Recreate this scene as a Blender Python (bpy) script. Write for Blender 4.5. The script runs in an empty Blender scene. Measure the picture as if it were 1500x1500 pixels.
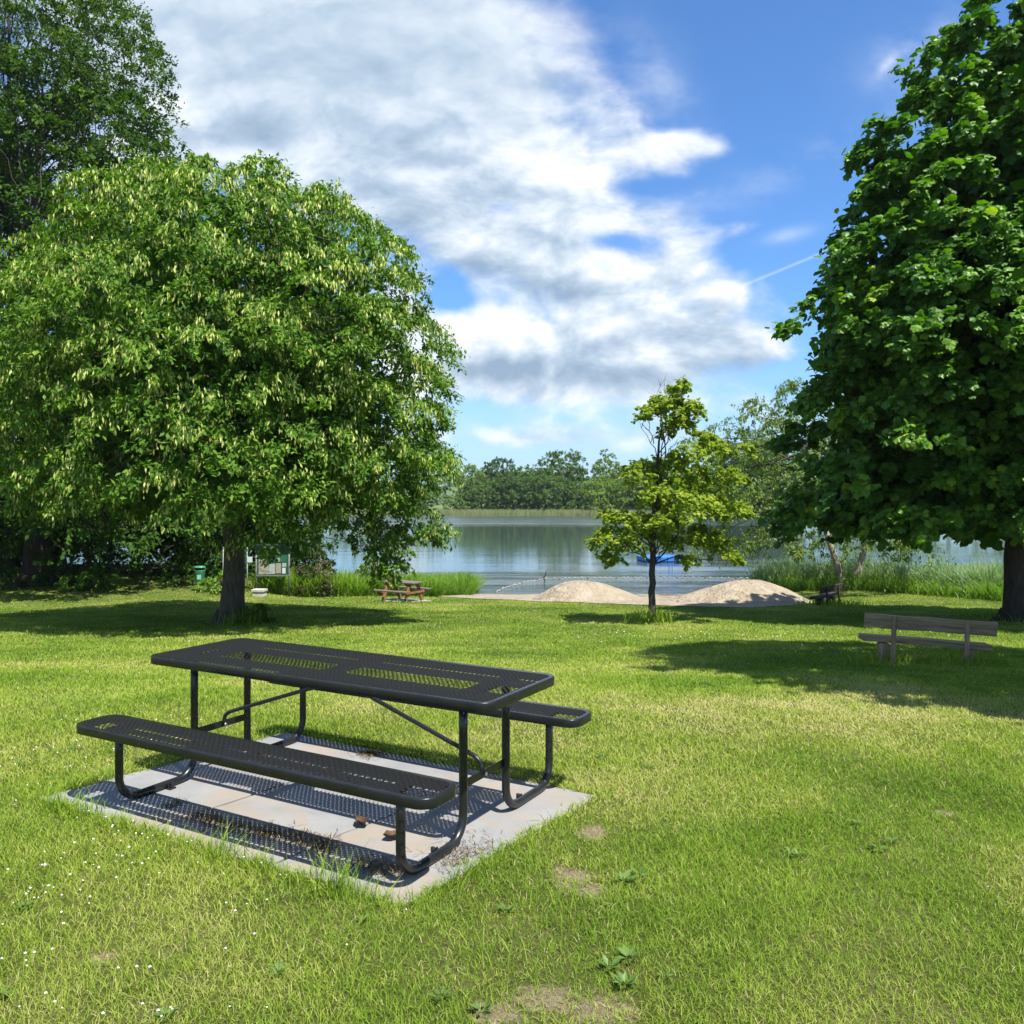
import bpy, math, random
import numpy as np
from mathutils import Vector, Matrix
R = math.radians
C = bpy.context.scene.collection
rng = np.random.default_rng(7); HAZE = .0002

# ------------------------------------------------------------------ camera
FOC, HORIZON, EYE = 1252.4, 721.7, 1.763        # pixels of a 1500 px frame, metres
cam_d = bpy.data.cameras.new("camera"); cam = bpy.data.objects.new("camera", cam_d); C.objects.link(cam)
cam.location = (0, 0, EYE); cam.rotation_euler = (R(90), 0, 0)
cam_d.sensor_width = 36; cam_d.lens = 36*FOC/1500; cam_d.shift_y = (HORIZON-750)/1500
cam_d.clip_start = .05; cam_d.clip_end = 6000
bpy.context.scene.camera = cam

# ------------------------------------------------------------------ noise
def _hash(ix, iy, seed):
    n = (ix.astype(np.int64)*374761393 + iy.astype(np.int64)*668265263 + seed*982451653) & 0x7fffffff
    n = (n ^ (n >> 13))*1274126177 & 0x7fffffff
    return ((n ^ (n >> 16)) & 0xffff)/65535.0
def vnoise(x, y, seed=0):
    x = np.asarray(x, float); y = np.asarray(y, float)
    ix, iy = np.floor(x), np.floor(y); fx, fy = x-ix, y-iy
    fx = fx*fx*(3-2*fx); fy = fy*fy*(3-2*fy)
    a, b = _hash(ix, iy, seed), _hash(ix+1, iy, seed); c, d = _hash(ix, iy+1, seed), _hash(ix+1, iy+1, seed)
    return (a*(1-fx)+b*fx)*(1-fy)+(c*(1-fx)+d*fx)*fy
def fbm(x, y, seed=0, o=4):
    s, a, t = 0, .5, 0
    for k in range(o):
        s = s+a*vnoise(np.asarray(x)*2**k, np.asarray(y)*2**k, seed+k); t += a; a *= .5
    return s/t
def sstep(a, b, x):
    t = np.clip((np.asarray(x, float)-a)/(b-a), 0, 1); return t*t*(3-2*t)
def unit(v): return v/np.maximum(np.linalg.norm(v, axis=-1, keepdims=True), 1e-9)

# ------------------------------------------------------------------ terrain
_ty = np.array([-60, 6.4, 7.2, 8.5, 11.3, 15, 20, 25, 30, 34.8, 38, 44, 60, 90])
_tz = np.array([0, 0, -.03, -.17, -.50, -.86, -1.27, -1.66, -2.03, -2.42, -2.72, -3.2, -3.9, -4.2])
_yy = np.linspace(-60, 90, 3001); _zz = np.interp(_yy, _ty, _tz)
_k = np.hanning(61); _k /= _k.sum(); _zz = np.convolve(np.pad(_zz, 30, mode='edge'), _k, 'valid')
WATER = -2.44
def gz(X, Y):
    X = np.asarray(X, float); Y = np.asarray(Y, float)
    S = 6.5*sstep(10, 13.5, X) + 1.4*sstep(-2.5, -4.5, X) + 14*sstep(-7.5, -11, X)
    ye = Y - S*sstep(24, 42, Y)
    z = np.interp(ye, _yy, _zz)
    return z + .05*(fbm(X*.35, Y*.35, 5)-.5)*sstep(6.5, 9, np.hypot(X+1, Y-5)+3.6)
def gz1(x, y): return float(gz(x, y))

# ------------------------------------------------------------------ object helpers
def tag(o, label=None, cat=None, group=None, kind=None):
    if label: o['label'] = label
    if cat: o['category'] = cat
    if group: o['group'] = group
    if kind: o['kind'] = kind
    return o
def empty(name, loc, rz=0, label=None, cat=None, group=None):
    o = bpy.data.objects.new(name, None); C.objects.link(o); o.empty_display_size = .2
    o.location = loc; o.rotation_euler = (0, 0, rz); return tag(o, label, cat, group)
def np_mesh(name, V, faces, mat, parent=None, tint=None, smooth=False):
    """faces: list of int arrays (n,k); tint: one value per face, in the same order"""
    me = bpy.data.meshes.new(name)
    V = np.asarray(V, np.float32); me.vertices.add(len(V)); me.vertices.foreach_set('co', V.ravel())
    faces = [np.asarray(f, np.int32) for f in faces if len(f)]
    tot = np.concatenate([np.full(len(f), f.shape[1], np.int32) for f in faces])
    idx = np.concatenate([f.ravel() for f in faces])
    st = np.concatenate([[0], np.cumsum(tot)[:-1]]).astype(np.int32)
    me.loops.add(len(idx)); me.loops.foreach_set('vertex_index', idx)
    me.polygons.add(len(tot)); me.polygons.foreach_set('loop_start', st); me.polygons.foreach_set('loop_total', tot)
    me.polygons.foreach_set('use_smooth', np.full(len(tot), smooth, bool))
    me.update(calc_edges=True)
    if tint is not None:
        a = me.attributes.new('tint', 'FLOAT', 'FACE'); a.data.foreach_set('value', np.asarray(tint, np.float32))
    me.materials.append(mat)
    o = bpy.data.objects.new(name, me); C.objects.link(o)
    if parent: o.parent = parent
    return o
class MB:
    """collects boxes, tubes, plates; build() links them as one mesh object"""
    def __init__(s): s.v = []; s.f = []; s.n = 0; s.sm = []
    def add(s, V, F, smooth=False):
        for f in F: s.f.append((np.asarray(f)+s.n)); s.sm.append(smooth)
        s.v.append(np.asarray(V, float)); s.n += len(V); return s
    def box(s, c, d, rot=None):
        x, y, z = np.array(d)/2
        V = np.array([(-x,-y,-z),(x,-y,-z),(x,y,-z),(-x,y,-z),(-x,-y,z),(x,-y,z),(x,y,z),(-x,y,z)])
        if rot is not None: V = V@np.array(rot).T
        return s.add(V+np.array(c), [(0,3,2,1),(4,5,6,7),(0,1,5,4),(1,2,6,5),(2,3,7,6),(3,0,4,7)])
    def beam(s, a, b, w, h, up=(0,0,1)):
        a, b = np.array(a, float), np.array(b, float); d = b-a; L = np.linalg.norm(d); x = d/L
        y = np.cross(up, x); y /= np.linalg.norm(y); z = np.cross(x, y)
        return s.box((a+b)/2, (L, w, h), np.array([x, y, z]).T)
    def tube(s, P, rad, n=8, cap=True):
        P = np.asarray(P, float); m = len(P); rad = np.broadcast_to(np.asarray(rad, float), (m,))
        T = unit(np.gradient(P, axis=0)); ref = np.array([0, 0, 1.]) if abs(T[0][2]) < .9 else np.array([1., 0, 0])
        u = np.cross(T[0], ref); u /= np.linalg.norm(u); V = []
        a = np.arange(n)*2*np.pi/n
        for i in range(m):
            u = u-T[i]*(u@T[i]); u /= np.linalg.norm(u); w = np.cross(T[i], u)
            V.append(P[i]+rad[i]*(np.cos(a)[:, None]*u+np.sin(a)[:, None]*w))
        F = [(i*n+k, i*n+(k+1) % n, (i+1)*n+(k+1) % n, (i+1)*n+k) for i in range(m-1) for k in range(n)]
        s.add(np.concatenate(V), F, True)
        if cap: s.f.append(np.arange(n)[::-1]+s.n-m*n); s.f.append(np.arange(n)+s.n-n); s.sm += [False, False]
        return s
    def prism(s, pts, z0, z1):
        n = len(pts); V = [(x, y, z0) for x, y in pts]+[(x, y, z1) for x, y in pts]
        return s.add(V, [tuple(range(n))[::-1], tuple(range(n, 2*n))]+[(k, (k+1) % n, n+(k+1) % n, n+k) for k in range(n)])
    def lathe(s, prof, n=20, c=(0, 0, 0), sx=1, sy=1):
        a = np.arange(n)*2*np.pi/n
        V = np.concatenate([np.stack([r*np.cos(a)*sx, r*np.sin(a)*sy, np.full(n, z)], 1) for r, z in prof])+np.array(c)
        return s.add(V, [(i*n+k, i*n+(k+1) % n, (i+1)*n+(k+1) % n, (i+1)*n+k) for i in range(len(prof)-1) for k in range(n)], True)
    def build(s, name, mat, parent=None, bevel=0, loc=None):
        me = bpy.data.meshes.new(name)
        me.from_pydata(np.concatenate(s.v).tolist(), [], [tuple(int(i) for i in f) for f in s.f])
        me.polygons.foreach_set('use_smooth', np.array(s.sm, bool)); me.materials.append(mat); me.update()
        o = bpy.data.objects.new(name, me); C.objects.link(o)
        if parent: o.parent = parent
        if loc is not None: o.location = loc
        if bevel:
            b = o.modifiers.new('bevel', 'BEVEL'); b.width = bevel; b.segments = 2; b.limit_method = 'ANGLE'
        return o
def copy_tree(o, parent=None):
    c = o.copy(); C.objects.link(c)
    if parent: c.parent = parent
    for ch in list(o.children): copy_tree(ch, c)
    return c

# ------------------------------------------------------------------ materials
class NT:
    def __init__(s, tree): s.t = tree
    def new(s, typ, **kw):
        n = s.t.nodes.new(typ)
        for k, v in kw.items(): setattr(n, k, v)
        return n
    def put(s, sock, v):
        if hasattr(v, 'default_value') or hasattr(v, 'is_linked'): s.t.links.new(v, sock)
        else: sock.default_value = v
    def m(s, op, a, b=None, c=None, clamp=False):
        n = s.new('ShaderNodeMath', operation=op, use_clamp=clamp)
        for i, v in enumerate((a, b, c)):
            if v is not None: s.put(n.inputs[i], v)
        return n.outputs[0]
    def noise(s, vec, scale, detail=4, rough=.5, dist=0):
        n = s.new('ShaderNodeTexNoise'); s.put(n.inputs['Vector'], vec)
        n.inputs['Scale'].default_value = scale; n.inputs['Detail'].default_value = detail
        n.inputs['Roughness'].default_value = rough; n.inputs['Distortion'].default_value = dist; return n.outputs['Fac']
    def ramp(s, fac, stops, interp='LINEAR'):
        n = s.new('ShaderNodeValToRGB'); s.put(n.inputs[0], fac); e = n.color_ramp.elements
        n.color_ramp.interpolation = interp
        while len(e) < len(stops): e.new(.5)
        for el, (p, col) in zip(e, stops): el.position = p; el.color = (*col, 1) if len(col) == 3 else col
        return n.outputs[0]
    def mix(s, fac, a, b, mode='MIX'):
        n = s.new('ShaderNodeMix', data_type='RGBA', blend_type=mode)
        s.put(n.inputs['Factor'], fac)
        for k, v in ((6, a), (7, b)):
            if isinstance(v, tuple): v = (*v, 1) if len(v) == 3 else v
            s.put(n.inputs[k], v)
        return n.outputs[2]
    def sm(s, x, a, b):
        n = s.new('ShaderNodeMapRange', interpolation_type='SMOOTHSTEP'); s.put(n.inputs[0], x)
        n.inputs[1].default_value = a; n.inputs[2].default_value = b; return n.outputs[0]
    def mapping(s, vec, scale):
        n = s.new('ShaderNodeMapping'); s.put(n.inputs[0], vec); n.inputs['Scale'].default_value = scale; return n.outputs[0]
def material(name):
    m = bpy.data.materials.new(name); m.use_nodes = True; n = NT(m.node_tree)
    p = m.node_tree.nodes['Principled BSDF']; return m, n, p
def bump(n, p, h, strength, dist=.01):
    b = n.new('ShaderNodeBump'); n.put(b.inputs['Height'], h); b.inputs['Strength'].default_value = strength
    b.inputs['Distance'].default_value = dist; n.t.links.new(b.outputs[0], p.inputs['Normal'])
def objco(n): return n.new('ShaderNodeTexCoord').outputs['Object']
def plain(name, col, rough=.6, metal=0, var=.25, scale=8, bmp=0):
    m, n, p = material(name); co = objco(n)
    f = n.noise(co, scale, 5, .6)
    d = tuple(c*(1-var) for c in col); l = tuple(min(1, c*(1+var)) for c in col)
    n.put(p.inputs['Base Color'], n.ramp(f, [(.3, d), (.7, l)])); p.inputs['Roughness'].default_value = rough
    p.inputs['Metallic'].default_value = metal
    if bmp: bump(n, p, n.noise(co, scale*6, 4), bmp)
    return m
def leafmat(name, stops, trans=.35, rough=.5, spec=.35, tcol=(1.15, 1.35, .55), vary=None):
    m, n, p = material(name)
    a = n.new('ShaderNodeAttribute', attribute_name='tint').outputs['Fac']
    col = n.ramp(a, stops)
    if vary:      # every tree its own green
        oi = n.new('ShaderNodeObjectInfo').outputs['Random']; col = n.mix(1.0, col, n.ramp(oi, vary), 'MULTIPLY')
    n.put(p.inputs['Base Color'], col)
    p.inputs['Roughness'].default_value = rough; p.inputs['Specular IOR Level'].default_value = spec
    t = n.new('ShaderNodeBsdfTranslucent'); n.put(t.inputs[0], n.mix(1.0, col, tcol, 'MULTIPLY'))
    mx = n.new('ShaderNodeMixShader'); mx.inputs[0].default_value = trans
    n.t.links.new(p.outputs[0], mx.inputs[1]); n.t.links.new(t.outputs[0], mx.inputs[2])
    n.t.links.new(mx.outputs[0], n.t.nodes['Material Output'].inputs[0]); return m
def barkmat(name, dark, light, sc=6, rough=.9):
    m, n, p = material(name); co = n.mapping(objco(n), (1, 1, .18))
    f = n.noise(co, sc*3, 6, .65, .4); g = n.noise(objco(n), 1.3, 3)
    n.put(p.inputs['Base Color'], n.mix(n.m('MULTIPLY', g, .5), n.ramp(f, [(.35, dark), (.65, light)]), tuple(c*.7 for c in light)))
    p.inputs['Roughness'].default_value = rough; bump(n, p, f, .9, .04); return m

LIND = leafmat('linden_leaf', [(0, (.030, .085, .008)), (.45, (.078, .175, .012)), (.74, (.155, .265, .020)), (.79, (.36, .43, .07)), (1, (.60, .62, .22))], .34, .6, .2, (1.25, 1.4, .35))
MAPL = leafmat('maple_leaf', [(0, (.026, .090, .009)), (.5, (.070, .180, .013)), (.85, (.16, .30, .022)), (1, (.31, .42, .03))], .32, .45, .30, (1.25, 1.45, .35))
YELM = leafmat('young_maple_leaf', [(0, (.115, .185, .014)), (.5, (.225, .305, .024)), (.85, (.34, .40, .04)), (1, (.46, .47, .08))], .45, .55, .2)
DARK = leafmat('wood_leaf', [(0, (.016, .048, .006)), (.5, (.040, .095, .010)), (.9, (.095, .165, .018)), (1, (.19, .26, .03))], .34, .65, .12, (1.3, 1.35, .3))
WILL = leafmat('feathery_leaf', [(0, (.070, .125, .022)), (.5, (.13, .20, .036)), (1, (.22, .29, .06))], .42)
FARL = leafmat('far_wood_leaf', [(0, (.055, .105, .030)), (.5, (.115, .190, .046)), (1, (.19, .27, .065))], .3, .7, .1, vary=[(0, (.62, .70, .62)), (.4, (.90, .95, .80)), (.75, (1.25, 1.25, .85)), (1, (1.7, 1.55, .85))])
REED = leafmat('reed_leaf', [(0, (.11, .19, .08)), (.5, (.22, .31, .155)), (.85, (.36, .44, .25)), (1, (.44, .42, .25))], .4)
BANK = leafmat('bank_plant_leaf', [(0, (.07, .16, .014)), (.5, (.15, .27, .025)), (1, (.27, .38, .05))], .42)
WEEDM = leafmat('weed_leaf', [(0, (.05, .11, .02)), (.5, (.11, .19, .035)), (1, (.20, .28, .07))], .3)
GRAS = leafmat('lawn_blade', [(0, (.065, .140, .010)), (.4, (.175, .285, .022)), (.7, (.31, .38, .055)), (.87, (.42, .41, .13)), (1, (.54, .47, .24))], .38, .6, .15)
BARK = barkmat('linden_bark', (.035, .028, .020), (.13, .105, .075))
BARKD = barkmat('dark_bark', (.022, .018, .014), (.075, .062, .048))
BARKP = barkmat('pale_bark', (.13, .11, .08), (.42, .37, .28), 3)
MESHM, _n, _p = material('black_coated_mesh'); _p.inputs['Base Color'].default_value = (.010, .0105, .010, 1); _p.inputs['Roughness'].default_value = .55; _p.inputs['Specular IOR Level'].default_value = .14
BLACKM, _n, _p = material('black_coated_steel')
_p.inputs['Roughness'].default_value = .27; _p.inputs['Specular IOR Level'].default_value = .5
_c = objco(_n); _n.put(_p.inputs['Base Color'], _n.ramp(_n.noise(_c, 9, 8, .7), [(.3, (.008, .009, .010)), (.6, (.014, .015, .016)), (.8, (.026, .026, .024))]))
_n.put(_p.inputs['Roughness'], _n.ramp(_n.noise(_c, 6, 6, .65), [(.3, (.20, .20, .20)), (.7, (.38, .38, .38))]))
bump(_n, _p, _n.noise(_c, 420, 2), .10, .001)
STEEL = plain('bolt_steel', (.55, .56, .56), .35, .9)
def wood(name, dark, light, rough=.8, ax=0):
    m, n, p = material(name); sc = [26, 26, 26]; sc[ax] = 1.6
    co = n.mapping(objco(n), tuple(sc)); f = n.noise(co, 1.0, 7, .65, .6); g = n.noise(objco(n), 3, 3)
    c = n.ramp(f, [(.3, dark), (.52, tuple((a+b)/2 for a, b in zip(dark, light))), (.72, light)])
    n.put(p.inputs['Base Color'], n.mix(n.m('MULTIPLY', g, .45), c, tuple(v*.6 for v in dark)))
    p.inputs['Roughness'].default_value = rough; bump(n, p, f, .7, .008); return m
GREYW = wood('weathered_grey_wood', (.12, .082, .045), (.52, .39, .225))
GREYU = wood('weathered_upright_wood', (.12, .082, .045), (.50, .375, .215), ax=2)
DKW = wood('dark_wet_wood', (.018, .014, .012), (.06, .048, .040))
BRW = wood('red_brown_wood', (.16, .062, .025), (.36, .165, .075), ax=2)
TOPW = wood('grey_brown_board', (.085, .070, .055), (.23, .19, .15))
# ------------------------------------------------------------------ sky and sun
SUN_DIR = Vector((.33, -.41, 1.0)).normalized()
elev = math.asin(SUN_DIR.z); azim = math.atan2(SUN_DIR.x, SUN_DIR.y)
sl = bpy.data.lights.new('sun', 'SUN'); sl.energy = 4.6; sl.angle = R(.5); sl.color = (1, .955, .88)
so = bpy.data.objects.new('sun', sl); C.objects.link(so)
so.rotation_euler = (-SUN_DIR).to_track_quat('-Z', 'Y').to_euler(); so.location = (20, -20, 50)
W = bpy.data.worlds.new("World"); bpy.context.scene.world = W; W.use_nodes = True
n = NT(W.node_tree); bg = W.node_tree.nodes['Background']
sky = n.new('ShaderNodeTexSky', sky_type='NISHITA'); sky.sun_disc = False
sky.sun_elevation = elev; sky.sun_rotation = azim; sky.air_density = 1.0; sky.dust_density = .35; sky.ozone_density = 2.2
tc = n.new('ShaderNodeTexCoord').outputs['Generated']
sp = n.new('ShaderNodeSeparateXYZ'); n.put(sp.inputs[0], tc)
yc = n.m('MAXIMUM', sp.outputs[1], .15)
u = n.m('DIVIDE', sp.outputs[0], yc); v = n.m('DIVIDE', sp.outputs[2], yc)       # tangent plane round the +Y direction of the world
front = n.sm(sp.outputs[1], .12, .35)
def comb(x, y, z=0.0):
    c = n.new('ShaderNodeCombineXYZ'); n.put(c.inputs[0], x); n.put(c.inputs[1], y); n.put(c.inputs[2], z); return c.outputs[0]
def blob(px, py, sx, sy, amp, rot=0):
    u0, v0 = (px-750)/FOC, (HORIZON-py)/FOC; sx, sy = sx/FOC, sy/FOC
    du = n.m('SUBTRACT', u, u0); dv = n.m('SUBTRACT', v, v0)
    if rot:
        c, s = math.cos(rot), math.sin(rot)
        a = n.m('ADD', n.m('MULTIPLY', du, c), n.m('MULTIPLY', dv, s)); b = n.m('SUBTRACT', n.m('MULTIPLY', dv, c), n.m('MULTIPLY', du, s))
    else: a, b = du, dv
    a = n.m('MULTIPLY', a, 1/sx); b = n.m('MULTIPLY', b, 1/sy)
    e = n.m('MULTIPLY_ADD', a, a, n.m('MULTIPLY', b, b))
    return n.m('MULTIPLY', n.m('POWER', 2.71828, n.m('MULTIPLY', e, -1.0)), amp)
def total(lst):
    t = blob(*lst[0])
    for b in lst[1:]: t = n.m('ADD', t, blob(*b))
    return t
COVER = [(330, 60, 420, 230, 1.0), (640, 60, 240, 170, .55), (640, 240, 270, 100, .8), (800, 330, 180, 70, .45), (960, 215, 110, 32, .35, .1),
         (860, 410, 170, 55, .6), (1000, 395, 50, 34, .5), (640, 400, 170, 170, .6), (830, 510, 230, 70, .8), (1010, 505, 140, 50, .75), (1110, 510, 60, 36, .4),
         (1100, 600, 130, 48, .75), (840, 560, 180, 36, .45), (740, 640, 240, 22, .38), (950, 650, 200, 30, .3), (1110, 325, 66, 18, .62, .35), (1060, 433, 30, 20, .68), (1010, 212, 60, 15, .5, -.1), (1000, 325, 90, 30, .34), (900, 140, 70, 60, .25, .6),
         (735, 300, 34, 18, -.5), (750, 312, 60, 10, -.3), (655, 420, 26, 34, -.45), (672, 440, 50, 16, -.4), (900, 355, 60, 16, -.5), (800, 470, 60, 10, -.25), (940, 275, 70, 14, -.3), (1260, 130, 230, 190, -.6), (1290, 420, 150, 160, -.4)]
DIM = [(260, 60, 420, 170, .42), (640, 90, 200, 70, .38), (330, 190, 150, 35, .3), (640, 320, 150, 60, .32), (900, 540, 170, 30, .75), (740, 525, 110, 40, .45), (760, 430, 130, 36, .22), (1090, 630, 90, 20, .2)]
cover = n.m('MULTIPLY_ADD', total(COVER), front, n.m('MULTIPLY', n.m('SUBTRACT', 1.0, front), .42))
vs = n.m('MULTIPLY', v, 1.55)
wn = n.new('ShaderNodeTexNoise'); n.put(wn.inputs['Vector'], comb(u, vs, 3.1)); wn.inputs['Scale'].default_value = 4.5; wn.inputs['Detail'].default_value = 3
warp = n.new('ShaderNodeVectorMath', operation='SCALE'); n.put(warp.inputs[0], wn.outputs['Color']); warp.inputs[3].default_value = .10
def field(dx, dy):
    a = n.new('ShaderNodeVectorMath', operation='ADD'); n.put(a.inputs[0], comb(n.m('ADD', u, dx), n.m('ADD', vs, dy), .7)); n.put(a.inputs[1], warp.outputs[0])
    return n.noise(a.outputs[0], 5.8, 9, .54)
f0 = field(0.0, 0.0); f1 = field(.012, .030)
soft = n.noise(comb(u, vs, 9.0), 3.2, 5, .5)
softness = n.m('MULTIPLY', total([(300, 40, 520, 190, .85), (700, 60, 220, 120, .5)]), front, clamp=True)
dens = n.m('ADD', cover, n.m('MULTIPLY', n.m('SUBTRACT', f0, .5), n.m('MULTIPLY_ADD', softness, -1.5, 2.3)))
alpha = n.sm(dens, .22, .92)
alpha = n.m('MULTIPLY', alpha, n.sm(sp.outputs[2], -.02, .05))
lit = n.m('MULTIPLY_ADD', n.m('SUBTRACT', f0, f1), n.m('MULTIPLY_ADD', softness, -2.8, 4.0), .80)
thick = n.sm(dens, .35, 1.3)
dim = n.m('MULTIPLY', total(DIM), front)
shade = n.m('SUBTRACT', n.m('ADD', lit, n.m('MULTIPLY', n.m('SUBTRACT', soft, .5), .55)), n.m('ADD', n.m('MULTIPLY', dim, .72), n.m('MULTIPLY', thick, .10)), clamp=True)
CL = 6.6
cloud = n.ramp(shade, [(0, (.31*CL, .42*CL, .57*CL)), (.35, (.46*CL, .58*CL, .72*CL)), (.66, (.70*CL, .79*CL, .89*CL)), (1, (1.0*CL, 1.01*CL, 1.03*CL))])
# thin trail across the blue
tu0, tv0, tu1, tv1 = (1075-750)/FOC, (HORIZON-424)/FOC, (1215-750)/FOC, (HORIZON-366)/FOC
L_ = math.hypot(tu1-tu0, tv1-tv0); cx_, sx_ = (tu1-tu0)/L_, (tv1-tv0)/L_
ta = n.m('ADD', n.m('MULTIPLY', n.m('SUBTRACT', u, tu0), cx_), n.m('MULTIPLY', n.m('SUBTRACT', v, tv0), sx_))
tb = n.m('SUBTRACT', n.m('MULTIPLY', n.m('SUBTRACT', v, tv0), cx_), n.m('MULTIPLY', n.m('SUBTRACT', u, tu0), sx_))
trail = n.m('MULTIPLY', n.m('POWER', 2.71828, n.m('MULTIPLY', n.m('MULTIPLY', tb, tb), -1/(.0016**2))), n.m('MULTIPLY', n.sm(ta, 0, .02), n.m('SUBTRACT', 1.0, n.sm(ta, L_*.8, L_*1.5))))
trail = n.m('MULTIPLY', n.m('MULTIPLY', trail, front), .22)
cirr = n.m('MULTIPLY', n.m('MULTIPLY', total([(1200, 230, 260, 26, .22, .42), (1340, 75, 80, 40, .34, .5), (1300, 95, 26, 8, .4, .8), (1150, 345, 40, 10, .3, .2), (965, 120, 40, 80, .3, .5)]), front), n.sm(n.noise(comb(u, vs, 4.4), 9, 6, .6), .3, .7))
skyc = n.mix(1.0, sky.outputs[0], (.56, .87, 1.20), 'MULTIPLY')
skyc = n.mix(n.m('MULTIPLY', n.sm(sp.outputs[2], .20, .0), .55), skyc, (.52*CL, .66*CL, .84*CL))
skyc = n.mix(n.m('ADD', trail, cirr, clamp=True), skyc, (1.0*CL, 1.05*CL, 1.1*CL))
n.put(bg.inputs[0], n.mix(alpha, skyc, cloud)); bg.inputs[1].default_value = .080
vs_ = bpy.context.scene.view_settings; vs_.view_transform = 'Standard'; vs_.look = 'None'; vs_.exposure = 1.12; vs_.gamma = 1

# ------------------------------------------------------------------ lawn ground
TABLE_AT = (-.998, 4.981); TABLE_YAW = -.516
PAD = [(-2.74, 4.93), (-.468, 3.66), (.500, 4.985), (-1.66, 6.30)]
def pad_dist(X, Y):
    """distance to the pad's outline, negative inside"""
    d = np.full(np.shape(X), -9.0)
    for (ax, ay), (bx, by) in zip(PAD, PAD[1:]+PAD[:1]):
        ex, ey = bx-ax, by-ay; L = math.hypot(ex, ey); d = np.maximum(d, ((X-ax)*ey-(Y-ay)*ex)/L)
    return d
def sand_edge(X):      # near edge of the beach
    return np.interp(X, [-4.6, -2.94, .7, 4.5, 7.1, 9, 10.5, 11.3], [36, 33.4, 30, 27, 25.7, 27, 30, 34])+.5*(vnoise(np.asarray(X)*1.1, 0, 31)-.5)+.25*(vnoise(np.asarray(X)*4, 0, 33)-.5)
BARE = [(.27, 3.92, .15, .16), (.36, 3.80, .10, .10), (2.40, 4.72, .09, .07), (.30, 2.92, .15, .13), (.12, 2.98, .16, .12), (-.05, 2.90, .12, .10), (.42, 4.45, .10, .14), (-1.55, 3.25, .07, .07)]
def bare(X, Y):
    b = 0
    for x, y, rx, ry in BARE: b = np.maximum(b, np.exp(-(((X-x)/rx)**2+((Y-y)/ry)**2)*1.2))
    return np.clip(b*1.3-.50+1.5*(fbm(X*14, Y*14, 17)-.5)*(b > .1), 0, 1)
xs = np.concatenate([np.linspace(-60, -14, 40), np.arange(-13.75, 16, .25), np.linspace(16, 60, 38)])
ys = np.concatenate([np.linspace(-40, 1, 30), np.arange(1.2, 12, .12), np.arange(12, 50, .3), np.linspace(50, 56, 8)])
GX, GY = np.meshgrid(xs, ys); Z = gz(GX, GY)-.012*(1-sstep(-.10, -.02, pad_dist(GX, GY)))-.006
nx, ny = len(xs), len(ys); ii = np.arange((nx-1)*(ny-1)); r_, c_ = ii//(nx-1), ii % (nx-1)
F = np.stack([r_*nx+c_, r_*nx+c_+1, (r_+1)*nx+c_+1, (r_+1)*nx+c_], 1)
m, n, p = material('lawn_soil_and_thatch'); co = objco(n)
g = n.ramp(n.noise(co, 1.1, 8, .68), [(.28, (.055, .085, .014)), (.5, (.12, .14, .034)), (.72, (.22, .20, .085))])
sp = n.new('ShaderNodeSeparateXYZ'); n.put(sp.inputs[0], co)
msk = None
for x, y, rx, ry in BARE:
    a = n.m('MULTIPLY', n.m('SUBTRACT', sp.outputs[0], x), 1/rx); b = n.m('MULTIPLY', n.m('SUBTRACT', sp.outputs[1], y), 1/ry)
    e = n.m('POWER', 2.71828, n.m('MULTIPLY', n.m('MULTIPLY_ADD', a, a, n.m('MULTIPLY', b, b)), -1.0))
    msk = e if msk is None else n.m('MAXIMUM', msk, e)
msk = n.sm(n.m('ADD', msk, n.m('MULTIPLY', n.m('SUBTRACT', n.noise(co, 16, 6, .7), .5), 1.9)), .35, .85)
soil = n.ramp(n.noise(co, 45, 5, .7), [(.3, (.22, .17, .10)), (.7, (.42, .34, .22))])
n.put(p.inputs['Base Color'], n.mix(msk, g, soil)); p.inputs['Roughness'].default_value = .95; p.inputs['Specular IOR Level'].default_value = .1
bump(n, p, n.noise(co, 90, 5, .8), 1.0, .03)
LAWN = np_mesh('lawn', np.stack([GX.ravel(), GY.ravel(), Z.ravel()], 1), [F], m, smooth=True)
tag(LAWN, 'mown green lawn with dry patches sloping to the lake', kind='structure')

# ------------------------------------------------------------------ lake, far land
m, n, p = material('lake_water'); co = objco(n)
p.inputs['Base Color'].default_value = (.045, .068, .062, 1); p.inputs['IOR'].default_value = 1.42
sp = n.new('ShaderNodeSeparateXYZ'); n.put(sp.inputs[0], co)
wv = n.noise(n.mapping(co, (.9, 2.6, 1)), 1.0, 4, .55, .6)
wv2 = n.noise(n.mapping(co, (.10, .55, 1)), 1.0, 3, .5)
big = n.noise(n.mapping(co, (.012, .05, 1)), 1.0, 3, .5)
breeze = n.m('ADD', n.m('MULTIPLY', n.sm(n.m('ADD', sp.outputs[1], n.m('MULTIPLY', n.m('SUBTRACT', big, .5), 30)), 104, 116), 1.0), n.m('MULTIPLY', n.sm(big, .44, .62), n.m('SUBTRACT', 1.0, n.sm(sp.outputs[1], 60, 74))))
n.put(p.inputs['Roughness'], n.m('MULTIPLY_ADD', breeze, .14, .05))
b = n.new('ShaderNodeBump'); n.put(b.inputs['Height'], n.m('ADD', n.m('MULTIPLY', wv, .5), n.m('ADD', wv2, n.m('MULTIPLY', breeze, n.m('MULTIPLY', n.noise(n.mapping(co, (.05, .22, 1)), 1.0, 2, .5), 9.0))))); n.put(b.inputs['Strength'], n.m('MULTIPLY_ADD', breeze, .85, .075)); b.inputs['Distance'].default_value = .12
n.t.links.new(b.outputs[0], p.inputs['Normal'])
V = [(-700, 20, WATER), (700, 20, WATER), (700, 420, WATER), (-700, 420, WATER)]
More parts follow.
